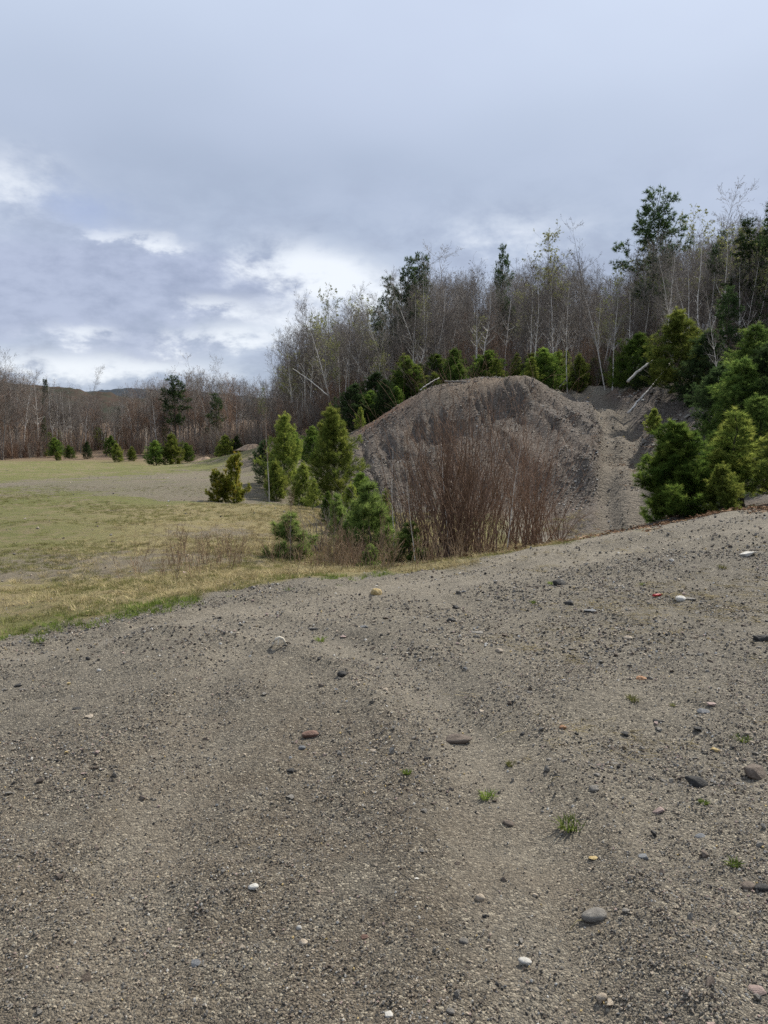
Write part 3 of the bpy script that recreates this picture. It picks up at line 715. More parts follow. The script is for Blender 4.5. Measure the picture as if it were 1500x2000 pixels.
# ------------------------------------------------------------------ bare trees
tr_ = random.Random(5)
def bare_at(px, D, top, key, label, group=None, cat='tree', name='bare_tree', wide=1.0, lean=0.0, rz=None, hmin=3):
    b = on(px, D); h = max(ztop(top, D) - b[2], hmin)
    return place_tree(TREES, key, name, b, h, tr_.uniform(0, 6.28) if rz is None else rz, label, cat, group, wide, lean)
featured = [
    (597, 70, 596, ('birch', 1), 1, -.04, 'forked white birch at the left end of the hillside wood'), (580, 71, 640, ('birch', 0), 1, -.10, 'thin white birch leaning out over the meadow at the wood\'s left end'),
    (655, 66, 590, ('birch', 2), .9, -.09, 'left one of two tall white birches leaning side by side above the dark pines'), (668, 66, 605, ('birch', 4), .9, -.07, 'right one of two tall white birches leaning side by side above the dark pines'),
    (690, 65, 585, ('birch', 0), .9, 0.0, 'straight white birch just left of the dark pine clump on the hill'), (752, 60, 630, ('birch', 2), .8, -.38, 'pale birch leaning steeply left over the mound\'s left shoulder'),
    (872, 62, 476, ('broad', 0), 1.25, 0, 'broad crowned pale bare tree standing above the mound\'s left top'), (835, 66, 520, ('broad', 1), 1.0, 0, 'rounded grey bare tree right beside the tall dark pines'),
    (1072, 64, 455, ('bud', 0), 1.05, 0, 'tall tree with pale yellow-green buds, above the mound\'s peak'), (1128, 60, 452, ('broad', 1), .95, 0, 'tall grey tree with upswept bare branches right of the budding tree'),
    (1035, 56, 520, ('birch', 1), .8, 0, 'forked white birch behind the peak of the mound'), (1108, 54, 545, ('birch', 4), .8, 0, 'slim white birch at the top end of the dirt trail'),
    (1182, 52, 540, ('birch', 2), .8, -.1, 'left stem of the white birches forming a V above the trail'), (1196, 52, 545, ('birch', 0), .8, .08, 'right stem of the white birches forming a V above the trail'),
    (1290, 44, 470, ('birch', 0), .8, 0, 'tall straight white birch rising behind the fallen trunks'), (1352, 58, 418, ('broad', 0), 1.1, 0, 'large spreading bare tree right of the tall lone pine'),
    (1415, 36, 560, ('birch', 4), .6, -.2, 'bent birch leaning left among the right hand pines'), (1335, 60, 430, ('bud', 1), 1.0, 0, 'faintly yellow budding tree between the lone pine and the spreading bare tree'),
    (635, 74, 580, ('bud', 1), .9, 0, 'pale budding tree on the skyline at the wood\'s left end'), (512, 66, 760, ('bud', 0), .7, 0, 'small yellow-green budding tree at the far edge of the meadow'),
    (380, 96, 706, ('broad', 1), 1.0, 0, 'tallest bare tree in the far treeline beside the green pine'), (450, 96, 706, ('broad', 0), .8, 0, 'tall thin-branched tree in the far treeline right of the green pine'),
    (157, 100, 728, ('broad', 0), .9, 0, 'pale open bare tree on the far left skyline'), (5, 86, 700, ('grey', 1), .9, 0, 'dark tall bare tree at the far left edge of the meadow'),
    (24, 88, 712, ('grey', 3), .8, 0, 'second bare tree from the far left edge of the meadow')]
for px, D, top, key, wide, lean, label in featured:
    bare_at(px, D, top, key, label, wide=wide, lean=lean, name='birch_tree' if key[0] == 'birch' else 'bare_tree', cat='birch' if key[0] == 'birch' else 'tree')
skyR = ([530, 600, 680, 740, 800, 870, 950, 1050, 1150, 1200, 1300, 1380, 1500, 1620], [675, 625, 598, 600, 545, 520, 535, 505, 515, 540, 470, 455, 430, 410])
skyL = ([-80, 0, 60, 150, 240, 280, 380, 450, 520, 560], [715, 712, 738, 757, 772, 745, 725, 728, 735, 720])
kindsR = [('grey', i) for i in range(5)] + [('birch', i) for i in range(5)] + [('red', 0)] + [('bud', 0), ('bud', 1)]
hill_pts = []
ZR = [(690, 'at the left end of the hillside wood'), (800, 'above the dark pine clump beside the mound'), (930, 'behind the left top of the mound'), (1070, 'behind the peak of the mound'), (1200, 'above the top of the trail'), (1300, 'behind the fallen birch trunks'), (1400, 'around the large spreading tree at the right'), (9999, 'above the pines at the right edge')]
ZL = [(60, 'at the far left end of the treeline'), (130, 'behind the small pine group at the far left'), (200, 'left of the path into the far wood'), (290, 'around the path into the far wood'), (390, 'around the tall green pine across the meadow'), (470, 'behind the low earth heaps across the meadow'), (9999, 'where far treeline and hillside wood meet')]
def zone_of(px, Z): return next(z for lim, z in Z if px < lim)
def rand_tree(zone, k):
    if zone == 'hill':
        px = tr_.uniform(545, 1570); dmin = np.interp(px, [545, 640, 760, 820, 1100, 1250, 1400, 1570], [74, 66, 56, 53, 58, 52, 46, 40]); D = dmin + abs(tr_.gauss(0, 1)) * 9
        top = np.interp(px, *skyR) + tr_.triangular(-12, 110, 20); key = tr_.choice(kindsR)
        if key[0] == 'red': top += 70
    else:
        px = tr_.uniform(-70, 560); D = np.interp(px, [-70, 60, 215, 300, 430, 560], [82, 92, 104, 96, 90, 78]) + abs(tr_.gauss(0, 1)) * 9
        top = np.interp(px, *skyL) + tr_.triangular(-14, 70, 10); key = tr_.choice([('grey', i) for i in range(5)] + [('birch', i) for i in range(5)] + [('red', i) for i in range(3)] * 2)
        if abs(px - 215) < 9 and D < 116: px += 22
    return px, D, top, key
for i in range(150):
    px, D, top, key = rand_tree('hill', i)
    nm = 'birch_tree' if key[0] == 'birch' else 'bare_tree'
    lab = {'birch': 'slender pale barked birch ', 'red': 'small reddish twiggy tree ', 'bud': 'thin tree with yellowish buds '}.get(key[0], 'grey-brown leafless tree ') + zone_of(px, ZR)
    bare_at(px, D, top, key, lab, 'leafless ' + key[0] + ' trees ' + zone_of(px, ZR), cat='birch' if key[0] == 'birch' else 'tree', name=nm, lean=tr_.gauss(0, .05) if key[0] == 'birch' else 0, wide=tr_.uniform(.9, 1.3))
for i in range(110):
    px, D, top, key = rand_tree('left', i)
    nm = 'birch_tree' if key[0] == 'birch' else 'bare_tree'
    lab = {'birch': 'slender pale barked birch ', 'red': 'reddish brown twiggy tree '}.get(key[0], 'grey leafless tree ') + zone_of(px, ZL)
    bare_at(px, D, top, key, lab, 'leafless ' + key[0] + ' trees ' + zone_of(px, ZL), cat='birch' if key[0] == 'birch' else 'tree', name=nm, wide=tr_.uniform(.9, 1.3))

# the rest of the woods, and the brush under them
def joined_tree(key):
    tm, cm, H = TREES[key]; bm = bmesh.new(); bm.from_mesh(tm); k = len(bm.faces); bm.from_mesh(cm); bm.faces.ensure_lookup_table()
    for i in range(k, len(bm.faces)): bm.faces[i].material_index = 1
    me = bpy.data.meshes.new('far_tree'); bm.to_mesh(me); bm.free(); me.materials.append(tm.materials[0]); me.materials.append(cm.materials[0]); return proto('far_tree', me)
ptrees = [joined_tree(k) for k in (('grey', 0), ('grey', 1), ('grey', 2), ('grey', 3), ('birch', 0), ('birch', 2), ('red', 0), ('red', 1))]
pH = [11, 11, 11, 11, 11, 11, 8, 8]
def far_wood(name, n, zone, label):
    X, Y, H, K = [], [], [], []
    for i in range(n):
        px, D, top, key = rand_tree(zone, i); D0 = D; D += tr_.uniform(4, 44)
        top += 12; w = W(px, 860, D); k = tr_.randrange(6 if zone == 'hill' else 8)
        X.append(w[0]); Y.append(w[1]); H.append((top, D)); K.append(k)
    Z = terrain(np.array(X), np.array(Y))
    s = np.array([np.clip(ztop(t, D) - z, 4, 15) / pH[k] for (t, D), z, k in zip(H, Z, K)])
    n = len(X); rs = np.random.RandomState(3)
    rot = np.stack([np.zeros(n), rs.normal(size=n) * .04, rs.rand(n) * 6.28], 1)
    return tag(gn_scatter(name, ptrees, np.stack([X, Y, Z - .1], 1), rot, np.stack([s, s, s], 1), K), label, 'woods')
far_wood('woods', 900, 'hill', 'deeper rows of leafless trees filling the hillside wood')
far_wood('woods', 420, 'left', 'deeper rows of leafless trees behind the far meadow treeline')

def brush_mesh(seed, H, stems, mat, fan, side=6, r=.006):
    rs = np.random.RandomState(seed); seg = []
    for s in range(stems):
        p = np.array([rs.normal() * .10 * H * .5, rs.normal() * .10 * H * .5, 0]); d = unit(np.array([rs.normal() * fan, rs.normal() * fan, 1])); L = H * rs.uniform(.55, 1.05); n = 7; rk = rs.uniform(.5, 1.3)
        for i in range(n):
            d = unit(d + rs.normal(size=3) * .095 + UP * .03); q = p + d * L / n; a, b = r * rk * (1.25 - i / n), r * rk * (1.25 - (i + 1) / n)
            seg.append((p, q, a, b))
            if i >= 1:
                for _ in range(rs.poisson(side / 6.0)):
                    dd = unit(tilt(d, rs.uniform(.35, .8), rs) + UP * .2); u = q; LL = L * rs.uniform(.12, .3)
                    for j in range(3):
                        dd = unit(dd + rs.normal(size=3) * .12); u2 = u + dd * LL / 3; seg.append((u, u2, b * .6 * (1 - .25 * j), b * .6 * (.75 - .25 * j))); u = u2
                        if rs.rand() < .5: e = unit(tilt(dd, .5, rs)); seg.append((u, u + e * LL * .35, b * .32, b * .15))
            p = q
    a, b, r0, r1 = seg_arrays(seg); V, F = prisms(a, b, np.maximum(r0, .0026), np.maximum(r1, .0018), 3)
    return mk_mesh('stems', V, F, [mat])
rsb = np.random.RandomState(21)
pbrush = [proto('brush', brush_mesh(60 + i, 2.0, 14, (M_twigred, M_twig, M_twiggrey)[i % 3], .35, r=.011)) for i in range(4)]
px_ = np.concatenate([rsb.uniform(-60, 560, 420), rsb.uniform(545, 1570, 500)])
D_ = np.concatenate([np.interp(px_[:420], [-70, 60, 215, 300, 430, 560], [80, 90, 106, 94, 84, 74]) + np.abs(rsb.normal(size=420)) * 7, np.interp(px_[420:], [545, 640, 760, 820, 1100, 1250, 1400, 1570], [66, 62, 54, 51, 57, 50, 43, 36]) + np.abs(rsb.normal(size=500)) * 7])
X_, Y_ = (px_ - 750) / 1500 * D_, D_
px_ = np.concatenate([px_, rsb.uniform(545, 1570, 700)]); D_ = np.concatenate([D_, rsb.uniform(64, 112, 700)]); X_, Y_ = (px_ - 750) / 1500 * D_, D_
ok = ~((np.abs(px_ - 215) < 9) & (D_ < 114)); X_, Y_ = X_[ok], Y_[ok]; nb_ = len(X_)
tag(gn_scatter('undergrowth', pbrush, np.stack([X_, Y_, terrain(X_, Y_)], 1), np.stack([np.zeros(nb_), np.zeros(nb_), rsb.rand(nb_) * 6.28], 1), np.repeat(rsb.uniform(.6, 1.6, (nb_, 1)) * np.interp(Y_, [60, 75], [1, 1.5])[:, None] * np.where(X_ > -12, 1, .75)[:, None], 3, 1), rsb.randint(0, 4, nb_)), 'brown leafless brush under the trees along the woods', 'undergrowth')

# ------------------------------------------------------------------ pines
def pine(px, D, top, key, label, wide=1.0, group=None, name='pine_tree', rz=None):
    b = on(px, D); h = max(ztop(top, D) - b[2], .4)
    return place_tree(PINES, key, name, b, h, tr_.uniform(0, 6.28) if rz is None else rz, label, 'pine' if name != 'spruce_tree' else 'spruce', group, wide)
for a in [
    (1345, 20.3, 828, 'bush_a', 'broad bushy dark green pine beside the foot of the dirt trail', 1.3), (1388, 21.2, 862, 'bush_a', 'dark green pine half hidden behind the right side of the broad bushy pine', 1.2), (1318, 20.4, 885, 'bush_e', 'lower pine merging into the left side of the broad bushy pine', 1.0), (1452, 20.8, 800, 'open_a', 'open yellow-green young pine at the right edge, in front of taller pines', 1.5),
    (1410, 19.2, 905, 'bush_b', 'low yellow-green pine tucked between the two big right hand pines', 1.2), (1515, 20.2, 830, 'open_a', 'young pine cut by the right edge of the picture above the leaf litter', 1.4),
    (1296, 21.0, 925, 'bush_a', 'short dark pine on the trail side of the broad bushy pine', 1.1), (1480, 24.5, 775, 'bush_f', 'mid-height pine rising behind the young pines at the right edge', 1.3),
    (1395, 25.5, 845, 'bush_f', 'lower pine filling the gap behind the broad bushy pine', 1.3), (1437, 29, 705, 'bush_f', 'tall shaded pine with drooping tiers on the right bank', 1.35), (1510, 29, 668, 'bush_d', 'tallest shaded pine at the right edge of the bank', 1.3),
    (1405, 31, 715, 'bush_d', 'dark shaded pine behind the tiered pine on the right bank', 1.2), (1470, 33, 640, 'bush_f', 'loose topped pine high on the right bank', 1.3), (1380, 38, 650, 'bush_d', 'dark pine just right of the bright rounded pine', 1.2),
    (1332, 41, 608, 'bush_c', 'bright rounded yellow-green pine above the fallen birch trunks', 1.45), (1425, 40, 560, 'tall_b', 'grey-green pine standing above the right bank', 1.0),
    (1240, 50, 655, 'bush_e', 'green pine behind the upper fallen birch trunk', 1.2), (1212, 53, 690, 'bush_c', 'small bright pine left of the upper fallen birch trunk', 1.3), (1268, 47, 690, 'bush_d', 'dark low pine between the two fallen birch trunks', 1.3), (1305, 45, 700, 'bush_d', 'dark pine at the upper end of the lower fallen trunk', 1.3),
    (1277, 34.5, 797, 'bush_b', 'tiny lone pine on the gravel bank right of the trail', 1.0),
    (1262, 57, 374, 'tall_a', 'tall lone white pine towering over the wood', .95), (1445, 47, 438, 'tall_b', 'dark pine beside the tall spruce at the right', 1.0), (1395, 52, 455, 'tall_b', 'dark thin pine top left of the right hand spruce', .7),
    (790, 68, 508, 'tall_b', 'left tall pine of the dark clump over the wood', .75), (812, 70, 500, 'tall_a', 'right tall pine of the dark clump over the wood', .7), (765, 70, 545, 'tall_b', 'shorter pine at the left flank of the dark clump over the wood', .7), (742, 71, 585, 'tall_b', 'lowest pine at the left foot of the dark clump over the wood', .6),
    (985, 70, 482, 'tall_b', 'single green pine top over the wood behind the mound', .55),
    (693, 50, 752, 'bush_d', 'dark rounded pine at the left of the clump by the mound\'s shoulder', 1.2), (722, 50.5, 765, 'bush_e', 'green pine second from left in the clump by the mound\'s shoulder', 1.1), (752, 49, 742, 'bush_d', 'tallest dark pine of the clump by the mound\'s shoulder', 1.2), (776, 49.5, 755, 'bush_e', 'right end pine of the clump by the mound\'s shoulder', 1.0), (703, 45, 795, 'bush_c', 'small bright pine low on the mound\'s left flank', .9), (735, 52, 730, 'bush_d', 'shaded pine behind the clump by the mound\'s shoulder', 1.3),
    (657, 33.6, 800, 'bush_c', 'large bright yellow-green pine at the mound\'s left foot', 1.05), (556, 36, 812, 'bush_c', 'tall bright green pine left of the large pine at the mound\'s foot', .9), (540, 34, 900, 'bush_b', 'short yellowish pine beside the white birch sapling in the meadow', .9),
    (520, 37.5, 860, 'bush_d', 'dark small pine behind the white birch sapling in the meadow', 1.0), (612, 40, 835, 'bush_e', 'dull green pine between the two bright pines by the mound', .9), (640, 44, 820, 'bush_d', 'dark pine behind the large bright pine at the mound\'s foot', 1.0), (575, 45, 845, 'bush_e', 'green pine behind the tall bright pine in the meadow', .9),
    (424, 31, 918, 'bush_o', 'smaller left one of the two yellow-tinged pines in the meadow', .95), (457, 31.3, 888, 'bush_o', 'taller right one of the two orange-tinged pines in the meadow', .72),
    (570, 15.4, 1003, 'bush_s', 'small round blue-green pine seedling in the dry weeds', 1.25), (722, 16.2, 950, 'open_s', 'bluish green pine sapling left of the red-brown shrub', 1.0), (745, 17.5, 985, 'bush_s', 'low green pine just right of the bluish sapling', .85), (640, 22, 960, 'bush_e', 'dull pine low in front of the large bright pine', .6), (722, 13.6, 1062, 'bush_s', 'tiny pine seedling at the edge of the gravel', 1.0),
    (660, 18.5, 968, 'open_s', 'thin greyish pine sapling in the middle of the weedy hollow', .7), (800, 15.2, 1022, 'open_s', 'dull low pine sapling at the foot of the red-brown shrub', 1.3), (690, 17, 1000, 'open_s', 'spindly pine sapling just left of the bluish sapling', .8),
    (610, 25, 935, 'open_a', 'slim yellow-green pine in the gap between the two bright pines', 1.0), (688, 21.5, 945, 'bush_b', 'rounded light green pine behind the bluish sapling', .8), (752, 20.5, 955, 'open_a', 'thin pine against the mound left of the shrubs', .9), (588, 29, 905, 'bush_c', 'low bright pine right of the white birch sapling', 1.0), (705, 26, 925, 'bush_e', 'low green pine at the mound\'s left toe', 1.0),
    (305, 76, 862, 'bush_e', 'left one of the two big round pine bushes in the far meadow', 1.15), (335, 77, 848, 'bush_b', 'right, taller one of the two big round pine bushes in the far meadow', 1.0), (366, 80, 866, 'bush_e', 'paler pine bush behind the two big round bushes in the far meadow', 1.0),
    (230, 80, 866, 'bush_b', 'small pine right beside the path into the far wood', .9), (258, 83, 872, 'bush_b', 'small pine between the path and the two round bushes', 1.0), (216, 96, 852, 'bush_e', 'pine standing up the path into the far wood', .9), (171, 88, 863, 'bush_d', 'dark pointed small pine left of the path into the far wood', .9),
    (108, 92, 856, 'bush_e', 'tallest small pine of the group at the far left', 1.1), (136, 88, 870, 'bush_e', 'right pine of the small group at the far left', 1.1), (114, 84, 882, 'bush_b', 'tiny bright pine in front of the small group at the far left', 1.0), (88, 94, 876, 'bush_b', 'left pine of the small group at the far left', 1.0), (2, 92, 884, 'bush_d', 'low dark pine at the far left picture edge', 1.0),
    (438, 72, 850, 'bush_b', 'rounded bright pine by the low earth heap', 1.15), (463, 72.5, 852, 'bush_d', 'dark pine on the right of the rounded pine by the earth heap', 1.0), (350, 68, 898, 'bush_o', 'tiny orange-green pine alone in the far meadow', 1.2),
    (345, 92, 737, 'tall_a', 'tall green white pine in the far treeline', 1.0), (426, 94, 770, 'tall_b', 'shorter dull pine in the far treeline', 1.05)]:
    pine(a[0], a[1], a[2], a[3], a[4], a[5])
for px, D, top, lab in [(1480, 45, 362, 'tall pointed spruce at the top right corner of the wood'), (94, 128, 740, 'single dark spruce spire on the far left skyline'), (231, 112, 796, 'dark spruce at the head of the path into the far wood'), (318, 100, 800, 'dark spruce just left of the tall green pine in the far treeline'), (85, 108, 812, 'shaded spruce under the far left trees')]:
    pine(px, D, top, 'spruce', lab, .9, name='spruce_tree')
for i in range(50):
    px = tr_.uniform(785, 1250); D = tr_.uniform(50, 57) + (4 if px > 1090 else 0); top = tr_.uniform(682, 730)
    pine(px, D, top, tr_.choice(['bush_e', 'bush_f', 'bush_c', 'open_a', 'bush_f']), 'low young pine ' + zone_of(px, ZR), tr_.uniform(.9, 1.5), group='young pines ' + zone_of(px, ZR))
for i in range(16):
    px = tr_.uniform(60, 520); D = np.interp(px, [60, 215, 300, 430, 520], [94, 108, 96, 86, 76]) + tr_.uniform(0, 8); b = 868
    pine(px, D, tr_.uniform(835, 866), tr_.choice(['bush_d', 'bush_e', 'open_a']), 'shaded young pine ' + zone_of(px, ZL), tr_.uniform(.8, 1.2), group='young pines ' + zone_of(px, ZL))

# ------------------------------------------------------------------ the red-brown shrubs and birch saplings in the hollow
def shrub(px, D, h, stems, seed, label, fan=.26, mat=M_twigred, side=5, r=.0098, wide=1.0):
    b = on(px, D); e = bpy.data.objects.new('shrub', None); C.objects.link(e); e.location = (b[0], b[1], b[2] - .03); e.scale = (wide, wide, 1)
    obj('stems', brush_mesh(seed, h, stems, mat, fan, side, r), e)
    return tag(e, label, 'shrub')
shrub(887, 14.0, 3.2, 85, 701, 'large fan of red-brown stems at the front of the shrubs', .19, r=.0125)
shrub(835, 15.4, 3.1, 45, 702, 'red-brown shrub on the left of the large fan of stems', .22)
shrub(945, 16.2, 3.5, 60, 703, 'red-brown shrub right behind the large fan of stems', .22)
shrub(1040, 18.4, 3.5, 70, 704, 'wide red-brown shrub at the right end of the shrubs', .22, wide=.95)
shrub(1000, 21.5, 3.2, 50, 705, 'red-brown shrub furthest back towards the mound', .25)
shrub(905, 20.5, 3.3, 40, 706, 'red-brown shrub in the middle of the back row below the mound', .24)
shrub(785, 19.5, 2.6, 30, 707, 'sparse greyish shrub left of the red-brown shrubs', .24, M_twig)
shrub(1045, 15.9, .85, 14, 708, 'small dry bush right of the red-brown shrubs beside the gravel', .3)
shrub(660, 20, 1.2, 26, 709, 'low grey tangle of twigs in the weedy hollow', .5, M_twiggrey)
shrub(620, 17, 1.1, 22, 711, 'low brown bush behind the small round pine seedling', .4, M_twig)
shrub(700, 14.2, .8, 18, 712, 'small brown bush beside the tiny pine seedling at the gravel edge', .4)
shrub(1090, 24, 2.0, 40, 710, 'short red-brown shrub beside the mound\'s right foot', .35)
def sapling(px, D, top, lab, k=0, lean=0.0, rz=0.0, wide=.8):
    b = on(px, D); return place_tree(TREES, ('sapling', k), 'birch_sapling', b, ztop(top, D) - b[2], rz, lab, 'birch', None, wide, lean)
sapling(878, 13.9, 846, 'white birch sapling standing inside the large fan of red-brown stems', 0, -.05)
sapling(814, 13.7, 905, 'thin leaning birch sapling at the gravel edge left of the shrubs', 1, -.12, wide=.5)
sapling(770, 17.5, 868, 'pale bare birch sapling left of the shrubs against the mound', 1, -.04)
sapling(968, 16.5, 862, 'thin white birch sapling at the right side of the front shrubs', 0, .0, wide=.5)
sapling(990, 17.6, 850, 'white birch sapling leaning right at the right hand shrubs', 1, .09, wide=.6)
sapling(526, 33, 815, 'white birch sapling beside the short yellowish pine in the meadow', 0, .0, wide=.7)
sapling(935, 23, 830, 'pale birch sapling behind the middle of the red-brown shrubs', 1, .0, wide=.6)
for px, D, top, lab in [(567, 14.6, 935, 'thin dark leafless sapling rising through the small round pine'), (625, 15.5, 1000, 'short leafless stem right of the small round pine'), (748, 14.6, 985, 'thin leafless stem between bluish sapling and shrub'), (652, 15, 985, 'leafless stem in the weeds below the grey tangle')]:
    b = on(px, D); place_tree(TREES, ('red', 1), 'bare_sapling', b, ztop(top, D) - b[2], 0, lab, 'sapling', None, .55)

# ------------------------------------------------------------------ fallen birch trunks
def log(p0, p1, r0, r1, label, sag=.1, mat=M_birch, name='fallen_trunk', cat='trunk', seed=0, twigs=5):
    p0, p1 = np.array(p0), np.array(p1); rs = np.random.RandomState(seed); n = 14; pts = []
    for i in range(n + 1):
        t = i / n; pts.append(p0 + (p1 - p0) * t + np.array([0, 0, sag * math.sin(t * PI)]) + rs.normal(size=3) * r0 * .25)
    V, F, T = tube(pts, [r0 + (r1 - r0) * i / n for i in range(n + 1)], 8)
    e = obj(name, mk_mesh(name, V, [F, T], [mat], smooth=True)); tag(e, label, cat)
    if twigs:
        seg = []
        for _ in range(twigs):
            t = rs.uniform(.3, .95); q = p0 + (p1 - p0) * t + np.array([0, 0, sag * math.sin(t * PI)]); d = unit(rs.normal(size=3) + np.array([0, 0, -1.0]))
            for j in range(4): d = unit(d + rs.normal(size=3) * .2); seg.append((q, q + d * .25, .012 * (1 - j * .2), .012 * (.8 - j * .2))); q = q + d * .25
        a, b, ra, rb = seg_arrays(seg); V, F = prisms(a, b, ra, rb, 3); obj('twig', mk_mesh('twig', V, F, [M_twig]), e)
    return e
log(W(1225, 745, 42.5), W(1286, 700, 43.5), .08, .065, 'upper white birch trunk broken over the top of the trail bank', .12, seed=1)
log(W(1226, 806, 40), W(1310, 708, 43), .062, .042, 'thinner fallen birch leaning down the bank to the trail', -.1, seed=2)
log(W(640, 772, 62), W(572, 720, 66), .035, .02, 'fallen birch stem slanting across the wood\'s left end', .1, seed=3)
log(W(820, 762, 43.2), W(858, 738, 44.2), .035, .02, 'thin pale dead stem lying over the mound\'s upper left edge', .05, seed=4, twigs=3)
log(W(868, 746, 43.6), W(912, 746, 43.3), .06, .05, 'grey log lying along the top of the mound', .02, M_twiggrey, seed=5, twigs=2)
log(W(1092, 757, 52), W(1108, 738, 52.5), .03, .02, 'short dead stick leaning at the top of the trail', .0, M_twiggrey, seed=6, twigs=0)
a = on(1142, 46); log(a + [-.25, 0, .12], a + [.25, .1, .25], .05, .04, 'short white birch piece lying on the upper trail', .02, seed=7, twigs=0)

# low heap of earth by the far bushes
def heap_mesh(w, d, h, seed):
    n = 26; V = []; 
    for j in range(n):
        for i in range(n):
            u, v = i / (n - 1) * 2 - 1, j / (n - 1) * 2 - 1; q = max(0, 1 - (u * u + v * v)) ** 1.1
            V.append((u * w / 2, v * d / 2, h * q * (1 + .6 * fbm(np.array(u * 3.0 + seed), np.array(v * 3.0), 3)) - .08))
    ii = (np.arange(n - 1)[:, None] * n + np.arange(n - 1)[None]).ravel()
    return np.array(V), np.stack([ii, ii + 1, ii + n + 1, ii + n], 1)
M_earth, n_, p_, o_ = material('bare_earth'); P_ = pos(n_); f_ = n_.noise(P_, 6, 5, .7)
n_.put(n_.mul(n_.mix(f_.sstep(.4, .6), (0.20, 0.14, 0.10), (0.29, 0.22, 0.155)), n_.noise(P_, 30, 3) + .5), p_.inputs['Base Color']); p_.inputs['Roughness'].default_value = .95; bump(n_, p_, f_, .8, .15)
for px, D, w, h, lab in [(404, 74, 3.6, .65, 'low heap of brown earth left of the rounded bright pine'), (492, 70, 3.0, .5, 'low heap of brown earth right of the dark pine')]:
    V, F = heap_mesh(w, 3, h, px); o = obj('earth_heap', mk_mesh('earth_heap', V, F, [M_earth], smooth=True), None, tuple(on(px, D))); tag(o, lab, 'earth heap')

